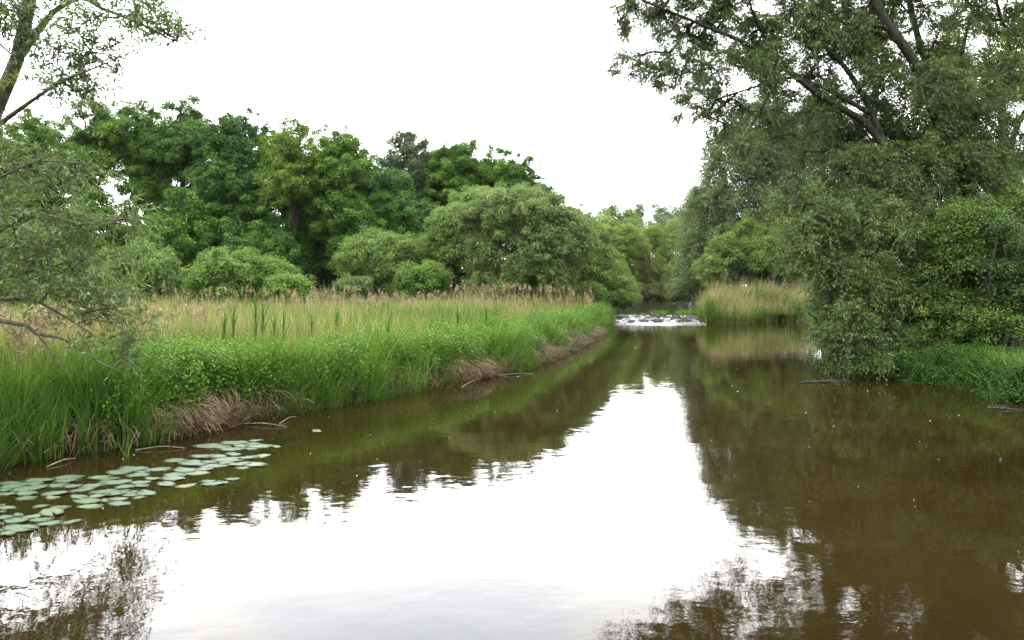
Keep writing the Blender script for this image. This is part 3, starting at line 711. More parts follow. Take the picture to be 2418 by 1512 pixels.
# ------------------------------------------------------------------ rest of the right bank
rng0 = np.random.default_rng(5)
shrub('elder_shrub', 'bright green broad leaved bush at the right edge by the water', 20, [(2300, 560, 100, 85), (2400, 560, 100, 110, 1), (2270, 660, 100, 90), (2390, 700, 110, 100), (2230, 760, 90, 70), (2330, 780, 110, 60)], 81, M_BROAD, rc=.3, n=150, L=.068, Wd=.034, dens=17, bark=M_BARK, base_px=(13.3, 20), stems=12, wild=.25, flat=.7)
oak('spindly tree with olive spring leaves at the top right edge', 2400, 31, -120, 330, 82, M_SPRING, ybot=520, nl=18, tips=420, n=120, L=.10, rc=.6, name='spring_tree', group='background trees of the right bank')
oak('thin olive leaved tree behind the leaning willow trunks', 2240, 34, -60, 260, 83, M_SPRING, ybot=560, nl=16, tips=360, n=110, L=.10, rc=.6, name='spring_tree', group='background trees of the right bank')
oak('olive tree beyond the right edge of the picture', 2600, 29, -80, 330, 84, M_SPRING, ybot=560, nl=14, tips=220, n=90, L=.09, rc=.6, name='spring_tree', group='background trees of the right bank')
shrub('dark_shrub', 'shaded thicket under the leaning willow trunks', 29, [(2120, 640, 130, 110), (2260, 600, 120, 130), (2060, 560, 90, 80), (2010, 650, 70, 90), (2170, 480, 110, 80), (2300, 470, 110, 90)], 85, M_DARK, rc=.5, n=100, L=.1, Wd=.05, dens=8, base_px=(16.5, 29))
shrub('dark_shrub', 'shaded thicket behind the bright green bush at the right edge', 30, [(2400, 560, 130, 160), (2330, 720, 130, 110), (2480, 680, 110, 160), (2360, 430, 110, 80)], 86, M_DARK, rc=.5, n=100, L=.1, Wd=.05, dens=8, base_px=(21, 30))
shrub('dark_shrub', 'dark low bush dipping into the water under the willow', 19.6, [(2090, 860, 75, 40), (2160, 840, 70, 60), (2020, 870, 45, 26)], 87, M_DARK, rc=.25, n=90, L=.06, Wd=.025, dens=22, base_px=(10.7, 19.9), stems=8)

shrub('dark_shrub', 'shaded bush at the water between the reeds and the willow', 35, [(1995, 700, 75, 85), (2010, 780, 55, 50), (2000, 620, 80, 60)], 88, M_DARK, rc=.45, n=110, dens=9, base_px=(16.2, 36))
# ------------------------------------------------------------------ herbs, grasses and reeds
def scatter(n, rng, D0, D1, side='left', xl=-.8, xr=.8):
    D = D0 * (D1 / D0) ** rng.random(n)
    X = D * rng.uniform(xl, xr, n) + rng.uniform(-1, 1, n)
    s = sdf(X, D)
    up = (D > 50) & (X > 5)
    if side == 'left':
        k = (s > 0) & (X < 9) & ~up
        k &= X < np.interp(D, [0, 30, 50, 60], [9, 6, 7.0, 6])
    else: k = (s > 0) & (X > 6)
    return X[k], D[k], s[k]
rng = np.random.default_rng(101)
# pale patchy meadow grass
X, D, s = scatter(250000, rng, 9.5, 62)
X += 0
k = s > (2.0 + wob(X, D, .8) * .8)
X, D, s = X[k], D[k], s[k]
patch = wob(X, D, .28, 1.0) * .6 + wob(X, D, .9, 3) * .4
far = np.clip((D - 22) / 25, 0, 1)
pd = np.clip(.17 + patch * .48 + far * .10, .05, .85)          # share of dry stalks
isd = rng.random(len(X)) < pd
P = np.stack([X, D, gh(X, D, s) - .03], 1)
g_ = ~isd
hg = np.clip(.70 + wob(X, D, .45, 5) * .24 + wob(X, D, 1.6, 2) * .12 + rng.normal(0, .17, len(X)), .2, 1.4) * np.clip(.55 + s * .12, .6, 1.12)
wd = np.maximum(.013, D * .00085) * rng.uniform(.6, 1.5, len(X))
p1 = blades(P[g_], hg[g_], wd[g_], rng.uniform(0, 6.28, g_.sum()), rng.uniform(.1, .7, g_.sum()), .42 + patch[g_] * .25 + rng.normal(0, .2, g_.sum()), rng)
qx, qy, qs = scatter(420, rng, 13, 46)
kk = qs > 2.6; qx, qy = qx[kk], qy[kk]
qc = np.repeat(np.arange(len(qx)), 60)
qa = rng.uniform(0, 6.28, len(qc)); qr = np.abs(rng.normal(0, .22, len(qc))) * np.maximum(1, qy[qc] / 28)
QX = qx[qc] + np.cos(qa) * qr; QY = qy[qc] + np.sin(qa) * qr
qh = rng.uniform(.75, 1.35, len(qx))
p1b = blades(np.stack([QX, QY, gh(QX, QY) - .03], 1), qh[qc] * rng.uniform(.6, 1.08, len(qc)), np.maximum(.014, QY * .0009), qa + rng.normal(0, .5, len(qc)), rng.uniform(.08, .5, len(qc)), rng.normal(.22, .12, len(qx))[qc] + rng.normal(0, .1, len(qc)), rng)
tag(make_obj('meadow_grass', [p1, p1b], M_GRASS), 'tall pale green meadow grass behind the nettles on the left bank', 'grass', kind='stuff')
hd = np.clip(.92 + wob(X, D, .6, 2) * .3 + rng.normal(0, .18, len(X)), .4, 1.6) * np.clip(.6 + s * .1, .65, 1.1)
p2 = blades(P[isd], hd[isd], wd[isd] * .75, rng.uniform(0, 6.28, isd.sum()), rng.uniform(.02, .38, isd.sum()), rng.normal(.5, .25, isd.sum()), rng)
# taller dry stand with plumes: back of the meadow
def stand(n, x0, x1, D0, D1, h0, h1):
    Xs = rng.uniform(x0, x1, n); Ds = rng.uniform(D0, D1, n)
    ss = sdf(Xs, Ds); kk = ss > .6
    Xs, Ds = Xs[kk], Ds[kk]
    return np.stack([Xs, Ds, gh(Xs, Ds) - .02], 1), rng.uniform(h0, h1, len(Xs))
S1, H1 = stand(600, -3.5, 5.0, 39, 46.5, .8, 1.95)
S2, H2 = stand(330, -16, -6, 25, 34, 1.0, 1.8)
S3, H3 = stand(350, -12, -3.5, 34, 43, .9, 1.45)
S4, H4 = stand(900, -15, -8, 15, 22, .8, 1.3)
S5, H5 = stand(300, -10, -7.4, 10.5, 13.5, 1.1, 1.6)
S = np.vstack([S1, S2, S3, S4, S5]); Hs = np.concatenate([H1, H2, H3, H4, H5])
azs = rng.uniform(0, 6.28, len(S)); ln = rng.uniform(.02, .16, len(S))
p3 = blades(S, Hs, np.maximum(.009, S[:, 1] * .0005), azs, ln, rng.normal(.5, .25, len(S)), rng)
tag(make_obj('dry_reeds', [p2, p3], M_DRY), 'straw coloured dry reed stalks standing through the left meadow', 'reeds', kind='stuff')
pl = rng.random(len(S)) < .3
tp_ = S[pl] + np.stack([np.cos(azs[pl]), np.sin(azs[pl]), np.zeros(pl.sum())], 1) * (ln[pl] * Hs[pl])[:, None] + UP * (Hs[pl] * (1 - .35 * ln[pl]))[:, None]
c = np.repeat(np.arange(len(tp_)), 16)
dz = rng.random(len(c))
drp = np.stack([np.cos(azs[pl]), np.sin(azs[pl]), np.zeros(pl.sum())], 1)[c]
Pp = tp_[c] - UP * (dz * .24)[:, None] + rng.normal(size=(len(c), 3)) * .012
dp = nrm(drp * .55 + rng.normal(size=Pp.shape) * .35 + UP * .55)
sc = np.maximum(1, tp_[c, 1] / 30)
tag(make_obj('reed_plumes', [leaf_quads(Pp, dp, nrm(rng.normal(size=Pp.shape)), .14 * sc * rng.uniform(.6, 1.2, len(c)), .03 * sc, rng.normal(.5, .25, len(c)))], M_PLUME),
    'dusty pink feathery seed plumes of the old reeds in the meadow', 'reed plumes', kind='stuff')
# dark upright stems at the back edge, before the big sallow
# nettle bed
def nettles(X, D, s, rng, hmul=1.0):
    n = len(X); h = hmul * np.clip(.70 + wob(X, D, 1.1, .5) * .22 + rng.normal(0, .12, n), .3, 1.2)
    B = np.stack([X, D, gh(X, D, s) - .03], 1)
    K = 13
    t = (np.arange(K) + .5) / K
    t = t ** .7
    az = rng.uniform(0, 6.28, n)[:, None] + np.arange(K)[None] * 2.4
    lean = rng.normal(size=(n, 2)) * .1
    P = B[:, None] + UP * (h[:, None] * t)[..., None]
    P[..., 0] += lean[:, :1] * t; P[..., 1] += lean[:, 1:] * t
    out_ = np.stack([np.cos(az), np.sin(az), np.zeros_like(az)], -1)
    d = nrm(out_ * .9 - UP * .28 + rng.normal(size=out_.shape) * .15).reshape(-1, 3)
    up = nrm(UP + rng.normal(size=d.shape) * .25)
    Ls = (np.broadcast_to(.125 * (1.1 - .55 * t), (n, K)) * np.maximum(1, D / 26)[:, None] * rng.uniform(.7, 1.25, (n, K))).ravel()
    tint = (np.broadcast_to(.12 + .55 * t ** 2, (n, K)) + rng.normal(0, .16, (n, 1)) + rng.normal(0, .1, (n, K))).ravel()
    lv = leaf_quads(P.reshape(-1, 3), d, up, Ls, Ls * .5, tint, fold=.15)
    st = twigs_mesh(B, B + UP * (h * .5)[:, None], B + np.concatenate([lean, h[:, None]], 1), np.full(n, .004))
    return lv, (st[0], st[1], np.full(len(st[0]), .25))
X, D, s = scatter(90000, rng, 9.5, 48)
edge = 2.3 + wob(X, D, .8) * 1.2 + wob(X, D, 2.2, 1) * .3
k = (s > .12) & (s < edge) & (rng.random(len(X)) < np.clip(1.1 - np.clip(s - edge + 1, 0, 1) * .6, 0, 1))
k &= ~((X < -6.2) & (D < 11.8))
X, D, s = X[k], D[k], s[k]
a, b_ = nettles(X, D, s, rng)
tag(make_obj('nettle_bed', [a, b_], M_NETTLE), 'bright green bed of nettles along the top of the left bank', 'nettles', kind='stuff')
# green reeds and sedges on the bank edge
LP = np.array(LEFT[3:], float)
def along(n, rng, s0, s1, p=1.0):
    sg = np.linalg.norm(np.diff(LP, axis=0), axis=1); mid = (LP[1:] + LP[:-1]) / 2
    pr = sg / mid[:, 1]; pr /= pr.sum()
    i = rng.choice(len(sg), n, p=pr); t = rng.random(n)[:, None]
    q = LP[i] * (1 - t) + LP[i + 1] * t
    d = (LP[i + 1] - LP[i]) / sg[i][:, None]; nn = np.stack([-d[:, 1], d[:, 0]], 1)
    q = q + nn * (s0 + (s1 - s0) * rng.random(n) ** p)[:, None] + rng.normal(size=(n, 2)) * .05
    ss = sdf(q[:, 0], q[:, 1]); k = ss > s0 - .1
    return q[k, 0], q[k, 1], ss[k]
X, D, s = along(52000, rng, -.10, 2.0, 1.5)
k = (s < 1.5 + wob(X, D, 1.5, 2) * .6) & (rng.random(len(X)) < np.clip(.40 + wob(X, D, 1.7, 7) * .75, .06, 1))
CL = ((-5.4, 12.6, 1.0), (-1.0, 19.3, 1.0), (1.2, 24.6, 1.5), (2.7, 29.8, 1.8), (4.0, 35.3, 2.0))
def slump(x, y): return sum(np.exp(-((x - a) ** 2 + (y - b) ** 2) / c ** 2) for a, b, c in CL)
k &= rng.random(len(X)) > 1.1 * slump(X, D) * (s < .9)
X, D, s = X[k], D[k], s[k]
e = .05
gxn = (sdf(X + e, D) - s) / e; gyn = (sdf(X, D + e) - s) / e
azw = np.arctan2(-gyn, -gxn)
P = np.stack([X, D, gh(X, D, s) - .05], 1)
n_ = len(X)
hh = np.clip(.78 + wob(X, D, 1.2, 3) * .2 + rng.normal(0, .18, n_), .3, 1.35) * np.where((X < -5.9) & (D < 12.5), 1.25, 1.0)
p4 = blades(P, hh, np.maximum(.013, D * .0008) * rng.uniform(.7, 1.6, n_), azw + rng.normal(0, .9, n_), rng.uniform(.1, .75, n_), rng.normal(.42, .22, n_), rng, seg=4)
# sedge tussocks leaning over the water
tx, ty, ts = along(110, rng, -.05, .9)
kk = slump(tx, ty) < .35; tx, ty = tx[kk], ty[kk]
tc_ = np.repeat(np.arange(len(tx)), 70); nt = len(tc_)
rad_ = np.abs(rng.normal(0, .13, nt)); an = rng.uniform(0, 6.28, nt)
TX = tx[tc_] + np.cos(an) * rad_; TY = ty[tc_] + np.sin(an) * rad_
th_ = rng.uniform(.75, 1.4, len(tx))
p4b = blades(np.stack([TX, TY, np.maximum(gh(TX, TY), -.05) - .05], 1), th_[tc_] * rng.uniform(.6, 1.1, nt), np.maximum(.018, TY * .0011) * rng.uniform(.6, 1.6, nt), an + rng.normal(0, .4, nt), rng.uniform(.08, .7, nt), rng.normal(.62, .14, len(tx))[tc_] + rng.normal(0, .16, nt), rng, seg=4, droop=.5)
# left corner tall reeds
X2 = rng.uniform(-12, -6.0, 5200); D2 = rng.uniform(9.2, 13.5, 5200); s2 = sdf(X2, D2); k = (s2 > 0.05) & (s2 < 3.2)
X2, D2, s2 = X2[k], D2[k], s2[k]
p5 = blades(np.stack([X2, D2, gh(X2, D2, s2) - .05], 1), rng.uniform(.7, 1.35, len(X2)), rng.uniform(.012, .022, len(X2)), rng.uniform(0, 6.28, len(X2)), rng.uniform(.05, .5, len(X2)), rng.normal(.38, .2, len(X2)), rng, seg=4)
tag(make_obj('bank_sedge', [p4, p4b, p5], M_REEDG), 'dark green sedge and young reeds fringing the left bank', 'sedge', kind='stuff')
# dead stalks hanging down the bank
def hang(X, D, s, rng, L0, L1, w0):
    n = len(X)
    gxn = (sdf(X + e, D) - s) / e; gyn = (sdf(X, D + e) - s) / e
    a = np.arctan2(-gyn, -gxn) + rng.normal(0, .55, n)
    o = np.stack([np.cos(a), np.sin(a), np.zeros(n)], 1)
    P0 = np.stack([X, D, gh(X, D, s) + rng.uniform(-.05, .15, n)], 1)
    L = rng.uniform(L0, L1, n)
    t = np.linspace(0, 1, 4)[None, :, None]
    c = P0[:, None] + o[:, None] * (L[:, None, None] * (.85 * t - .2 * t * t)) + UP * (rng.uniform(.05, .4, (n, 1, 1)) * t - (P0[:, 2] * rng.uniform(.9, 1.5, n))[:, None, None] * t * t)
    c[..., 2] = np.maximum(c[..., 2], -.02)
    fa = a + np.pi / 2 + rng.normal(0, .5, n)
    sd = np.stack([np.cos(fa), np.sin(fa), rng.normal(0, .4, n)], 1)[:, None]
    wd = np.maximum(w0, D * .00045)[:, None, None] * (1 - .6 * t) * .5
    v = np.stack([c - sd * wd, c + sd * wd], 2).reshape(-1, 3)
    b0 = np.arange(n)[:, None, None] * 8 + (np.arange(3) * 2)[None, :, None]
    f = np.concatenate([b0, b0 + 1, b0 + 3, b0 + 2], -1).reshape(-1, 4)
    return v, f, np.repeat(np.clip(rng.normal(.45, .25, n), 0, 1), 8)
X, D, s = along(60000, rng, 0, .8)
dens = np.clip(wob(X, D, 1.3, 9) * .30, .03, 1)
for cx_, cy_, rr in CL:
    dens += 1.0 * np.exp(-((X - cx_) ** 2 + (D - cy_) ** 2) / rr ** 2)
k = (s < .75) & (rng.random(len(X)) < dens * .8)
p6 = hang(X[k], D[k], s[k], rng, .3, 1.1, .012)
tag(make_obj('dead_stalks', [p6], M_DEAD), 'brown dead reed thatch hanging over the edge of the left bank', 'dead reeds', kind='stuff')

# tall iris-like green shoots standing out of the meadow
def shoot(name, x, D, h, rng, mat=M_REEDG, nb=9, lab='', grp=None, cat='reed'):
    X = (x - CX) / FPX * D; g = gz(X, D)
    h = h * 1.1; nb = 11
    u_ = np.linspace(.12, .62, nb); az = np.arange(nb) * 2.5 + rng.uniform(0, 6)
    B = np.stack([.02 * u_, .01 * u_, u_ * h], 1)
    ps = [blades(B, h * rng.uniform(.34, .5, nb), .045, az, rng.uniform(.1, .42, nb), rng.normal(.36, .14, nb), rng, seg=4)]
    st = tube([(0, 0, -.05), (.01, 0, h * .5), (.02, .01, h * .9)], [.008, .007, .003], 5)
    o = make_obj(name, ps + [(st[0], st[1], np.full(len(st[0]), .2))], mat, loc=(X, D, g))
    return tag(o, lab, cat, grp)
G_S = 'dark green reed shoots in the meadow'
for x, D, h, lab in ((528, 17.5, 1.15, 'leftmost dark reed shoot standing above the nettles'), (550, 17.2, 1.3, 'dark reed shoot second of the left pair above the nettles'),
                     (603, 17.4, 1.55, 'tallest dark reed shoot rising before the dry stalks'), (620, 17.8, 1.4, 'dark reed shoot leaning beside the tallest one'),
                     (646, 18.2, 1.1, 'short dark reed shoot right of the tallest shoots'), (668, 17.6, 1.15, 'slanting dark reed shoot with spread blades'),
                     (735, 19, 1.05, 'dark reed shoot beyond the spread one, with stiff blades'), (795, 19.5, 1.25, 'dark reed shoot alone in the pale grass'),
                     (865, 20, 1.0, 'dark reed shoot by the middle of the bank'), (915, 18.5, 1.1, 'dark reed shoot pair member above the middle nettles'),
                     (1080, 24, 1.3, 'dark reed shoot near the bend of the bank'), (1148, 24.5, 1.35, 'dark reed shoot above the brown thatch'), (1170, 27, 1.1, 'dark reed shoot behind the brown thatch')):
    shoot('reed_shoot', x, D, h, rng, lab=lab, grp=G_S)
# young reeds standing in the water by the left corner
for x, y, h, lab in ((88, 1085, .75, 'young reed standing in the shallows at the left corner'), (140, 1082, .85, 'taller young reed in the shallows right of the corner one'), (300, 1078, .55, 'lone young reed in open water behind the lily pads'),
                     (335, 1045, .8, 'young reed at the foot of the brown thatch')):
    D_ = FPX * EYE / (y - HY)
    X_ = (x - CX) / FPX * D_
    nb = 7
    ps = blades(np.stack([rng.normal(0, .03, nb), rng.normal(0, .03, nb), np.full(nb, -.15)], 1), h * rng.uniform(.7, 1.1, nb) + .15, .016, rng.uniform(0, 6.28, nb), rng.uniform(.15, .75, nb), rng.normal(.5, .2, nb), rng, seg=4)
    tag(make_obj('young_reed', [ps], M_REEDG, loc=(X_, D_, 0)), lab, 'reed', 'young reeds in the shallows')

# reed bed on the right bank, three clumps
def reed_clump(label, x0, x1, D0, D1, hg, hd, ng, nd, seed, fz=0):
    rng = np.random.default_rng(seed)
    bx, by = (x0 + x1) / 2, (D0 + D1) / 2; bz = max(gz(bx, by), 0)
    root = tag(empty('reed_clump', (bx, by, bz)), label, 'reeds', 'reed clumps on the right bank')
    def pts(n):
        t = rng.random(n) * 2 * np.pi; r = np.sqrt(rng.random(n))
        X = bx + np.cos(t) * r * (x1 - x0) / 2; Y = by + np.sin(t) * r * (D1 - D0) / 2
        return np.stack([X - bx, Y - by, np.maximum(gh(X, Y), -.05) - bz - .05], 1), np.cos(t) * r, t, r
    B, cx_, t, r = pts(ng)
    make_obj('green_leaves', [blades(B, hg * rng.uniform(.55, 1.05, ng) * (1.05 - .3 * r) * (.92 + .3 * wob(B[:, 0] + bx, B[:, 1], 1.2, seed + 2)), rng.uniform(.03, .05, ng), np.where(r > .5, t, rng.uniform(0, 6.28, ng)) + rng.normal(0, .5, ng), rng.uniform(.1, .55, ng), rng.normal(.5, .22, ng), rng, seg=4)], M_REEDG, root)
    B, cx_, t, r = pts(nd)
    hh = hd * rng.uniform(.5, 1.04, nd) ** .7 * (.84 + .2 * wob(B[:, 0] + bx, B[:, 1], 1.5, seed))
    az = rng.normal(-.2, 1.3, nd) ; lean = rng.uniform(.02, .42, nd)
    d1 = blades(B, hh, np.full(nd, .022), az, lean, rng.normal(.5, .22, nd), rng)
    k = rng.random(nd) < .07
    tp = B[k] + np.stack([np.cos(az[k]), np.sin(az[k]), np.zeros(k.sum())], 1) * (lean[k] * hh[k])[:, None] + UP * (hh[k] * (1 - .35 * lean[k]))[:, None]
    c = np.repeat(np.arange(len(tp)), 8)
    Pp = tp[c] - UP * (rng.random(len(c)) * .3)[:, None] + rng.normal(size=(len(c), 3)) * .02
    make_obj('dry_stems', [d1, leaf_quads(Pp, nrm(rng.normal(size=Pp.shape) * .35 + UP * .7), nrm(rng.normal(size=Pp.shape)), .2 * rng.uniform(.6, 1.2, len(c)), .035, rng.normal(.12, .1, len(c)))], M_DRY, root)
    B, cx_, t, r = pts(nd // 3)
    t = rng.normal(-1.57, .9, len(B)); B[:, 1] = np.minimum(B[:, 1], 0) 
    make_obj('brown_skirt', [blades(B, rng.uniform(.7, 1.5, len(B)), np.full(len(B), .025), t, rng.uniform(.4, 1.1, len(B)), rng.normal(.5, .25, len(B)), rng, seg=4, droop=.7)], M_DEAD, root)
reed_clump('tall tan reed clump with green foot at the right end of the weir', 12.7, 16.4, 46.6, 51.5, 2.1, 2.95, 3400, 900, 201)
reed_clump('middle reed clump leaning right with a bright green tuft inside', 16.2, 19.2, 50.0, 54, 2.0, 2.45, 2600, 750, 202)
reed_clump('reed clump half hidden behind the leaning willow boughs', 18.0, 22.4, 49.8, 56, 1.8, 2.35, 1800, 1100, 203)

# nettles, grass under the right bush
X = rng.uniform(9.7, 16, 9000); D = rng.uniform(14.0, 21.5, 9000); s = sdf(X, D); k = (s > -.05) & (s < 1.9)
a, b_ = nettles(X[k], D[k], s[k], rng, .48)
a = (a[0], a[1], a[2] * .45)  # leaf tints pulled down, painting in the shade of the trees
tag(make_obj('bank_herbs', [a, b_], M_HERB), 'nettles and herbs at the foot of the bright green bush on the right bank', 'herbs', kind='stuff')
X = rng.uniform(10, 15, 12000); D = rng.uniform(13.4, 19.5, 12000); s = sdf(X, D); k = (s > -.12) & (s < 1.4) & (X > 10.4)
X, D, s = X[k], D[k], s[k]
ps = blades(np.stack([X, D, gh(X, D, s) - .05], 1), rng.uniform(.25, .7, len(X)), rng.uniform(.009, .018, len(X)), rng.uniform(0, 6.28, len(X)), rng.uniform(.2, .9, len(X)), rng.normal(.5, .25, len(X)), rng, seg=4)
tag(make_obj('bank_grass', [ps], M_REEDG), 'yellow green grass tufts at the water edge of the right bank', 'grass', kind='stuff')
# undergrowth on the rest of the land in view (right bank and behind)
X = rng.uniform(9, 34, 30000); D = rng.uniform(17, 60, 30000); s = sdf(X, D); k = (s > .1)
X, D, s = X[k], D[k], s[k]
ps = blades(np.stack([X, D, gh(X, D, s) - .05], 1), rng.uniform(.3, .8, len(X)), np.maximum(.014, D * .0008), rng.uniform(0, 6.28, len(X)), rng.uniform(.2, .8, len(X)), rng.normal(.3, .2, len(X)), rng)
tag(make_obj('undergrowth', [ps], M_REEDG), 'rough shaded grass under the trees of the right bank', 'grass', kind='stuff')

# ------------------------------------------------------------------ weir: white water, stones, tufts, branch
rng = np.random.default_rng(301)
u = np.linspace(0, 1, 120); v = np.linspace(0, 1, 70)
U, Vv = np.meshgrid(u, v)
xl_, xr_ = 6.5, 13.35
WX = (6.4 - Vv * .7) + ((13.35 - Vv * 1.2) - (6.4 - Vv * .7)) * U; WY = 50.45 - Vv * 5.6 - .25 * np.sin(U * 3)
prof = np.interp(Vv, [0, .03, .10, .2, .28, .36, 1], [.455, .46, .34, .20, .06, .03, .008])
rough_ = np.interp(Vv, [0, .05, .2, .4, 1], [.004, .03, .06, .02, .003])
bump = sum(np.sin(WX * a + WY * b2 + p) for a, b2, p in ((7.1, 3.3, 0), (11.7, -6, 1), (4.3, 9.1, 2), (17.3, 8.2, 3), (23, -15, 4.5))) / 5
WZ = prof + bump * rough_ + rng.normal(0, .25, U.shape) * rough_
m, n, l, b, out = new_mat('white_water')
tc = n.new('ShaderNodeTexCoord'); mp = n.new('ShaderNodeMapping'); mp.inputs['Scale'].default_value = (1.0, 2.2, 1)
nz = n.new('ShaderNodeTexNoise'); nz.inputs['Scale'].default_value = 3.4; nz.inputs['Detail'].default_value = 6; nz.inputs['Roughness'].default_value = .65
l.new(tc.outputs['Object'], mp.inputs['Vector']); l.new(mp.outputs['Vector'], nz.inputs['Vector'])
sp = n.new('ShaderNodeSeparateXYZ'); l.new(tc.outputs['Object'], sp.inputs['Vector'])
mr = n.new('ShaderNodeMapRange'); mr.inputs['From Min'].default_value = 43.0; mr.inputs['From Max'].default_value = 47.2; mr.inputs['To Min'].default_value = -.20; mr.inputs['To Max'].default_value = .045
l.new(sp.outputs['Y'], mr.inputs['Value'])
ad = n.new('ShaderNodeMath'); ad.operation = 'ADD'; l.new(nz.outputs['Fac'], ad.inputs[0]); l.new(mr.outputs['Result'], ad.inputs[1])
mpb = n.new('ShaderNodeMapping'); mpb.inputs['Scale'].default_value = (.28, 1.1, 1)
nzb = n.new('ShaderNodeTexNoise'); nzb.inputs['Scale'].default_value = 3.0; nzb.inputs['Detail'].default_value = 3
l.new(tc.outputs['Object'], mpb.inputs['Vector']); l.new(mpb.outputs['Vector'], nzb.inputs['Vector'])
mab = n.new('ShaderNodeMath'); mab.operation = 'MULTIPLY_ADD'; mab.inputs[1].default_value = .9; mab.inputs[2].default_value = -.45
l.new(nzb.outputs['Fac'], mab.inputs[0])
ad2 = n.new('ShaderNodeMath'); ad2.operation = 'ADD'; l.new(ad.outputs[0], ad2.inputs[0]); l.new(mab.outputs[0], ad2.inputs[1])
rp = ramp(n, [(.535, (0, 0, 0)), (.60, (1, 1, 1))]); l.new(ad2.outputs[0], rp.inputs['Fac'])
mx = n.new('ShaderNodeMixRGB'); mx.inputs['Color1'].default_value = (.035, .024, .010, 1); mx.inputs['Color2'].default_value = (.30, .29, .27, 1)
l.new(rp.outputs['Color'], mx.inputs['Fac']); l.new(mx.outputs['Color'], b.inputs['Base Color'])
rr = n.new('ShaderNodeMapRange'); rr.inputs['To Min'].default_value = .05; rr.inputs['To Max'].default_value = .6; l.new(rp.outputs['Color'], rr.inputs['Value']); l.new(rr.outputs['Result'], b.inputs['Roughness'])
b.inputs['IOR'].default_value = 1.40
bp = n.new('ShaderNodeBump'); bp.inputs['Distance'].default_value = .05; l.new(nz.outputs['Fac'], bp.inputs['Height']); l.new(bp.outputs['Normal'], b.inputs['Normal'])
i = (np.arange(69)[:, None] * 120 + np.arange(119)[None]).ravel()
tag(make_obj('white_water', [(np.stack([WX, WY, WZ], -1).reshape(-1, 3), np.stack([i, i + 1, i + 121, i + 120], 1), None)], m, smooth=True), kind='structure')
# stones
def ico(sub=2):
    import bmesh
    bm = bmesh.new(); bmesh.ops.create_icosphere(bm, subdivisions=sub, radius=1)
    v = np.array([q.co[:] for q in bm.verts]); f = np.array([[q.index for q in fc.verts] for fc in bm.faces]); bm.free()
    return v, f
M_STONE = bark_mat('wet_stone', (.018, .016, .013), (.075, .068, .055), 4)
for q in M_STONE.node_tree.nodes:
    if q.type == 'BSDF_PRINCIPLED': q.inputs['Roughness'].default_value = .6; q.inputs['Specular IOR Level'].default_value = .2
iv, if_ = ico(3)
stones = [(1468, 757, .42, 'mossy dark stone at the left end of the weir'), (1490, 765, .22, 'small wet stone low in the left of the weir'), (1507, 756, .30, 'grey stone at the upper left of the weir'),
          (1520, 764, .26, 'brown stone standing in the foam left of the middle'), (1532, 758, .28, 'dark stone in the middle of the weir face'), (1551, 764, .34, 'wide wet stone below the grassy tuft'),
          (1556, 758, .30, 'pointed black stone just left of the arched branch'), (1584, 758, .3, 'stone under the arched branch'), (1596, 757, .3, 'stone between the arched branch and the right tuft'),
          (1616, 760, .3, 'flat stone right of the arched branch'), (1632, 756, .35, 'stone high on the right of the weir'), (1480, 753, .3, 'flat dark stone behind the mossy end stone'), (1543, 755, .32, 'low stone between the weir middle and the pointed stone'), (1571, 755, .33, 'round wet stone right of the pointed stone'), (1643, 759, .3, 'last stone of the weir beside the tan reeds'), (1605, 764, .22, 'little stone awash below the arched branch'), (1627, 763, .2, 'small dark stone in the foam at the right')]
for k, (x, y, r_, lab) in enumerate(stones):
    rg = np.random.default_rng(400 + k)
    D_ = 48.7 + (764 - y) * .14
    p = W(x, y, D_)
    d = iv * (1 + .16 * np.sin(iv @ rg.normal(size=3) * 2.2 + 1)[:, None] + .10 * np.sin(iv @ rg.normal(size=3) * 5)[:, None] + .05 * np.sin(iv @ rg.normal(size=3) * 11)[:, None])
    d = d * r_ * np.array([1.15, .9, .7])
    if 'pointed' in lab: d = d * np.array([.6, .7, 1.6]); d[:, 0] -= d[:, 2] * .5
    tag(make_obj('stone', [(d, if_, None)], M_STONE, loc=(p[0], D_, p[2] + .12), smooth=True), lab, 'stone', 'stones of the weir')
def tuft(label, x, y, D_, w, h, n, seed):
    rg = np.random.default_rng(seed); p = W(x, y, D_)
    B = np.stack([rg.normal(0, w * .4, n), rg.normal(0, w * .3, n), np.full(n, -.1)], 1)
    ps = blades(B, h * rg.uniform(.5, 1.1, n) + .1, np.full(n, .035), rg.uniform(0, 6.28, n), rg.uniform(.3, 1.0, n), rg.normal(.75, .2, n), rg)
    tag(make_obj('grass_tuft', [ps], M_REEDG, loc=(p[0], D_, p[2])), label, 'plant', 'tufts growing on the weir')
tuft('small green tuft on the crest left of the weir middle', 1499, 744, 50.2, .35, .22, 50, 501)
tuft('dark little tuft on the weir crest beside the left stones', 1520, 745, 50.1, .3, .3, 70, 502)
tuft('round bright tuft on the crest in the middle of the weir', 1558, 743, 50, .5, .45, 160, 503)
tuft('sparse tuft on the crest near the right end of the weir', 1609, 741, 50.3, .5, .5, 60, 504)
tuft('leafy tuft on the crest right of the arched branch', 1630, 743, 50, .4, .5, 110, 505)
tuft('yellowish tuft in the foam under the arched branch', 1613, 757, 49, .4, .35, 70, 506)
M_BRANCH = bark_mat('wet_branch', (.02, .017, .013), (.07, .06, .045), 8)
pts = [W(x, y, 49.2) for x, y in ((1590, 748), (1588, 744), (1592, 741), (1600, 744), (1607, 751), (1612, 757), (1614, 761))]
pp, rr_ = smooth_poly(pts, .075, .06, .1)
tag(make_obj('driftwood', [tube(pp, rr_, 7)], M_BRANCH, smooth=True), 'dark arched branch caught on the weir crest', 'branch')

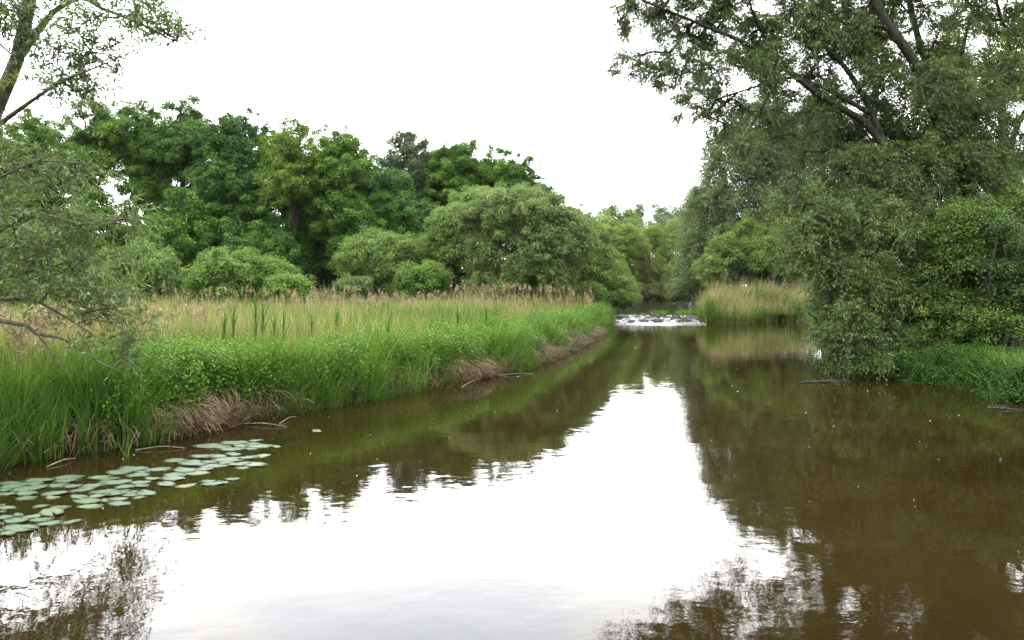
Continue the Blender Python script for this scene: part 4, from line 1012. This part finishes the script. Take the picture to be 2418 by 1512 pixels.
# fallen reed stalks and twigs lying on the water
M_STRAW = bark_mat('fallen_stalk', (.10, .08, .05), (.30, .25, .17), 6)
fall = [((1262, 832), (1365, 826), .012, 'pale reed stalk floating off the brown thatch at the bank bend'), ((1262, 820), (1330, 840), .010, 'thin stalk dipping into the water at the bank bend'),
        ((1180, 888), (1262, 884), .010, 'dark stalk lying on the water below the middle thatch'), ((1090, 915), (1150, 890), .009, 'stalk sloping into the water under the middle bank'),
        ((565, 1003), (678, 1010), .008, 'bent dry stalk floating right of the large thatch'), ((660, 1002), (700, 985), .007, 'short dry stalk leaning on the bank right of the large thatch'),
        ((110, 1105), (180, 1085), .009, 'dry stalk lying in the shallows at the left corner'), ((320, 1065), (437, 1060), .007, 'long thin stalk floating just behind the lily pads')]
for (x0, y0), (x1, y1), r_, lab in fall:
    a_ = np.array([(x0 - CX) / FPX * (FPX * EYE / (y0 - HY)), FPX * EYE / (y0 - HY), .012]); c_ = np.array([(x1 - CX) / FPX * (FPX * EYE / (y1 - HY)), FPX * EYE / (y1 - HY), .012])
    md = (a_ + c_) / 2 + np.array([0, .05, .03])
    pp, rr_ = smooth_poly([a_, md, c_], r_ * 1.2, r_ * .6, .1)
    tag(make_obj('fallen_stalk', [tube(pp, rr_, 5)], M_STRAW), lab, 'reed stalk', 'fallen stalks at the water edge')
for (x0, y0), (x1, y1), r_, lab in (((1890, 905), (2010, 902), .02, 'dark twig lying on the water under the right willow'), ((1935, 818), (1985, 824), .03, 'dark twig raft below the hanging willow boughs'), ((2330, 965), (2418, 970), .012, 'twig floating by the right edge of the river')):
    a_ = np.array([(x0 - CX) / FPX * (FPX * EYE / (y0 - HY)), FPX * EYE / (y0 - HY), .015]); c_ = np.array([(x1 - CX) / FPX * (FPX * EYE / (y1 - HY)), FPX * EYE / (y1 - HY), .015])
    rg = np.random.default_rng(int(x0)); parts = []
    for q in range(9):
        s0 = a_ + (c_ - a_) * rg.uniform(0, .6); e0 = s0 + (c_ - a_) * rg.uniform(.15, .5) + np.array([0, rg.normal(0, .25), rg.uniform(-.01, .05)])
        pp, rr_ = smooth_poly([s0, (s0 + e0) / 2 + np.array([0, rg.normal(0, .08), .02]), e0], r_ * .6, r_ * .25, .12); parts.append(tube(pp, rr_, 5))
    pp, rr_ = smooth_poly([a_, (a_ + c_) / 2 + np.array([0, .1, .01]), c_], r_, r_ * .5, .12); parts.append(tube(pp, rr_, 5))
    tag(make_obj('floating_twig', parts, M_BRANCH), lab, 'twig', 'twigs at the water edge')

# ------------------------------------------------------------------ lily pads
m, n, l, b, out = new_mat('lily_pad')
oi = n.new('ShaderNodeObjectInfo'); tc = n.new('ShaderNodeTexCoord')
nz = n.new('ShaderNodeTexNoise'); nz.inputs['Scale'].default_value = 9; nz.inputs['Detail'].default_value = 5
l.new(tc.outputs['Object'], nz.inputs['Vector'])
r1 = ramp(n, [(0, (.046, .072, .027)), (.55, (.062, .090, .044)), (1, (.086, .100, .034))]); l.new(oi.outputs['Random'], r1.inputs['Fac'])
r2 = ramp(n, [(.58, (0, 0, 0)), (.74, (1, 1, 1))]); l.new(nz.outputs['Fac'], r2.inputs['Fac'])
mx = n.new('ShaderNodeMixRGB'); mx.inputs['Color2'].default_value = (.17, .14, .085, 1); l.new(r2.outputs['Color'], mx.inputs['Fac']); l.new(r1.outputs['Color'], mx.inputs['Color1'])
l.new(mx.outputs['Color'], b.inputs['Base Color']); b.inputs['Roughness'].default_value = .42; b.inputs['Specular IOR Level'].default_value = .32
bp = n.new('ShaderNodeBump'); bp.inputs['Distance'].default_value = .01; l.new(nz.outputs['Fac'], bp.inputs['Height']); l.new(bp.outputs['Normal'], b.inputs['Normal'])
M_PAD = m
def pad_mesh(seed):
    rg = np.random.default_rng(seed)
    K = 40; th = np.linspace(.13, 2 * np.pi - .13, K)
    notch = 1 - .0 * th
    r_ = (1 + .03 * np.sin(th * 3 + rg.uniform(0, 6)) + .02 * np.sin(th * 7 + rg.uniform(0, 6)) + rg.normal(0, .008, K))
    ell = rg.uniform(.54, .64)
    top = []
    for q in (0.03, .4, .75, 1.0):
        z = .006 * q ** 3 * np.sin(th * rg.integers(2, 5) + rg.uniform(0, 6)) + .002 * np.sin(th * 9) * q ** 2
        top.append(np.stack([np.cos(th) * r_ * q, np.sin(th) * r_ * q * ell, z], 1))
    bot = [t_ - np.array([0, 0, .005]) for t_ in top]
    V = np.vstack(top + bot); F = []
    for q in range(3):
        for j in range(K - 1):
            a = q * K + j; F.append((a, a + K, a + K + 1, a + 1)); a += 4 * K; F.append((a, a + 1, a + K + 1, a + K))
    for j in range(K - 1):
        a = 3 * K + j; F.append((a, a + 4 * K, a + 4 * K + 1, a + 1))
    for q in range(3):
        for a in (q * K, q * K + K - 1): F.append((a, a + K, a + 5 * K, a + 4 * K))
    return V, np.array(F), None
pads = {
 'front patch at the left edge': [(60, 715, 130), (150, 675, 270), (10, 690, 120), (380, 635, 180), (540, 622, 150), (310, 605, 180), (120, 613, 190), (40, 592, 150), (390, 553, 240), (250, 582, 170), (8, 632, 50), (140, 568, 110), (50, 515, 150), (18, 552, 60), (12, 495, 60), (318, 508, 120), (460, 517, 160)],
 'greenish raft behind the front patch': [(400, 442, 130), (420, 411, 180), (200, 443, 165), (190, 408, 190), (50, 412, 150), (30, 388, 120), (220, 371, 250), (110, 358, 200), (80, 330, 190), (290, 312, 220), (230, 330, 220), (520, 285, 230), (490, 316, 160), (420, 348, 190), (550, 355, 140)],
 'middle raft': [(680, 507, 185), (900, 483, 190), (660, 467, 230), (890, 452, 150), (600, 434, 170), (750, 430, 150), (780, 397, 190), (890, 406, 200), (1000, 420, 150), (1100, 407, 190), (1060, 437, 110), (630, 377, 190), (790, 462, 140), (980, 402, 130)],
 'back of the middle raft': [(870, 322, 240), (700, 350, 190), (960, 355, 170), (1070, 352, 130), (1250, 335, 180), (1150, 300, 130), (1060, 322, 150), (1040, 270, 170), (1190, 229, 190), (1000, 226, 220), (900, 252, 200), (760, 290, 170), (960, 212, 110), (830, 300, 150), (1300, 300, 180), (1320, 272, 190), (1090, 245, 130)],
 'small chain right of the middle raft': [(1400, 350, 150), (1600, 336, 170), (1570, 320, 120), (1680, 322, 110), (1750, 303, 120)],
 'long upper raft near the dead thatch': [(1480, 251, 210), (1390, 236, 210), (1530, 228, 150), (1640, 195, 220), (1560, 212, 130), (1740, 150, 250), (1950, 127, 180), (1880, 140, 150), (1930, 191, 190), (1810, 187, 170), (1830, 215, 110), (1460, 180, 240), (1580, 173, 140), (1330, 160, 190), (1520, 131, 180), (1640, 128, 160), (1760, 115, 150), (1700, 180, 120)],
 'farthest raft beside the bank': [(1600, 47, 260), (1760, 27, 230), (1930, 12, 110), (1880, 38, 170), (1960, 50, 210), (2080, 52, 100), (1760, 72, 200), (1890, 68, 150), (1680, 58, 160), (1520, 52, 110), (1820, 52, 160)],
}
ORD = ['leftmost', 'second from the left', 'third from the left', 'fourth from the left', 'fifth from the left', 'sixth from the left', 'seventh from the left', 'eighth from the left', 'ninth from the left', 'tenth from the left', 'eleventh from the left', 'twelfth from the left', 'thirteenth from the left', 'fourteenth from the left', 'fifteenth from the left', 'sixteenth from the left', 'seventeenth from the left', 'rightmost']
pm = []
rng = np.random.default_rng(601)
cnt = 0
for patch_, lst in pads.items():
    lst = sorted(lst)
    for k, (zx, zy, zw) in enumerate(lst):
        x = zx * .313; y = 1038.9 + zy * .313
        D_ = FPX * EYE / (y - HY); X_ = (x - CX) / FPX * D_
        R_ = zw * .313 / FPX * D_ * .5 * 1.04
        v = cnt % 8
        if len(pm) <= v:
            o = make_obj('lily_pad', [pad_mesh(700 + v)], M_PAD); pm.append(o)
        else:
            o = pm[v].copy(); COL.objects.link(o)
        o.location = (X_, D_, .007 + (cnt * 7 % 11) * .0012)
        o.rotation_euler = (rng.normal(0, .012), rng.normal(0, .012), rng.choice([0, np.pi]) + rng.normal(0, .35))
        o.scale = (R_, R_, 1)
        nm = ORD[k] if k < len(lst) - 1 else 'rightmost'
        tag(o, f'{nm} lily pad of the {patch_}', 'lily pad', 'lily pads on the river')
        cnt += 1
D_ = FPX * EYE / (1019 - HY)
o = pm[2].copy(); COL.objects.link(o); o.location = ((748 - CX) / FPX * D_, D_, .012); o.scale = (.145, .145, 1); o.rotation_euler = (.03, 0, 2)
tag(o, 'lone pale lily pad floating apart toward mid river', 'lily pad', 'lily pads on the river')

# specks of foam and willow fluff drifting on the water
rng = np.random.default_rng(801)
n_ = 340
D = 7.5 * (46 / 7.5) ** rng.random(n_); X = D * rng.uniform(-.75, .75, n_); s = sdf(X, D); k = s < -.15
X, D = X[k], D[k]; n_ = len(X)
r_ = rng.uniform(.25, 1.0, n_) ** 3 * .0008 * D + .001
th = np.linspace(0, 2 * np.pi, 6, endpoint=False)
V = np.stack([X[:, None] + np.cos(th) * r_[:, None] * rng.uniform(.7, 1.8, (n_, 1)), D[:, None] + np.sin(th) * r_[:, None], np.full((n_, 6), .006)], -1)
V = np.concatenate([V, np.stack([X, D, .006 + r_ * .6], -1)[:, None]], 1)
F = np.concatenate([np.arange(n_)[:, None, None] * 7 + np.array([[q, (q + 1) % 6, 6] for q in range(6)])[None]], 0).reshape(-1, 3)
m, n, l, b, out = new_mat('fluff'); b.inputs['Base Color'].default_value = (.62, .60, .52, 1); b.inputs['Roughness'].default_value = .8
tag(make_obj('floating_specks', [(V.reshape(-1, 3), F, None)], m), 'pale specks of fluff drifting on the river surface', 'specks', kind='stuff')
# thin air over the whole scene
bx_ = [(x, y, z) for x in (-3100., 3100.) for y in (-700., 4400.) for z in (-2., 27.)]
bf_ = np.array([[0, 1, 3, 2], [4, 6, 7, 5], [0, 4, 5, 1], [2, 3, 7, 6], [0, 2, 6, 4], [1, 5, 7, 3]])
hm = bpy.data.materials.new('haze_air'); hm.use_nodes = True
hn = hm.node_tree.nodes; hn.clear()
ho = hn.new('ShaderNodeOutputMaterial'); hv = hn.new('ShaderNodeVolumePrincipled')
hv.inputs['Density'].default_value = .00006; hv.inputs['Color'].default_value = (.9, .93, .95, 1)
hm.node_tree.links.new(hv.outputs[0], ho.inputs['Volume'])
tag(make_obj('haze', [(np.array(bx_), bf_, None)], hm), 'thin pale haze in the air over the river', 'haze', kind='stuff')
SC.cycles.volume_bounces = 0
print('FACES', sum(len(o.data.polygons) for o in bpy.data.objects if o.type == 'MESH'))
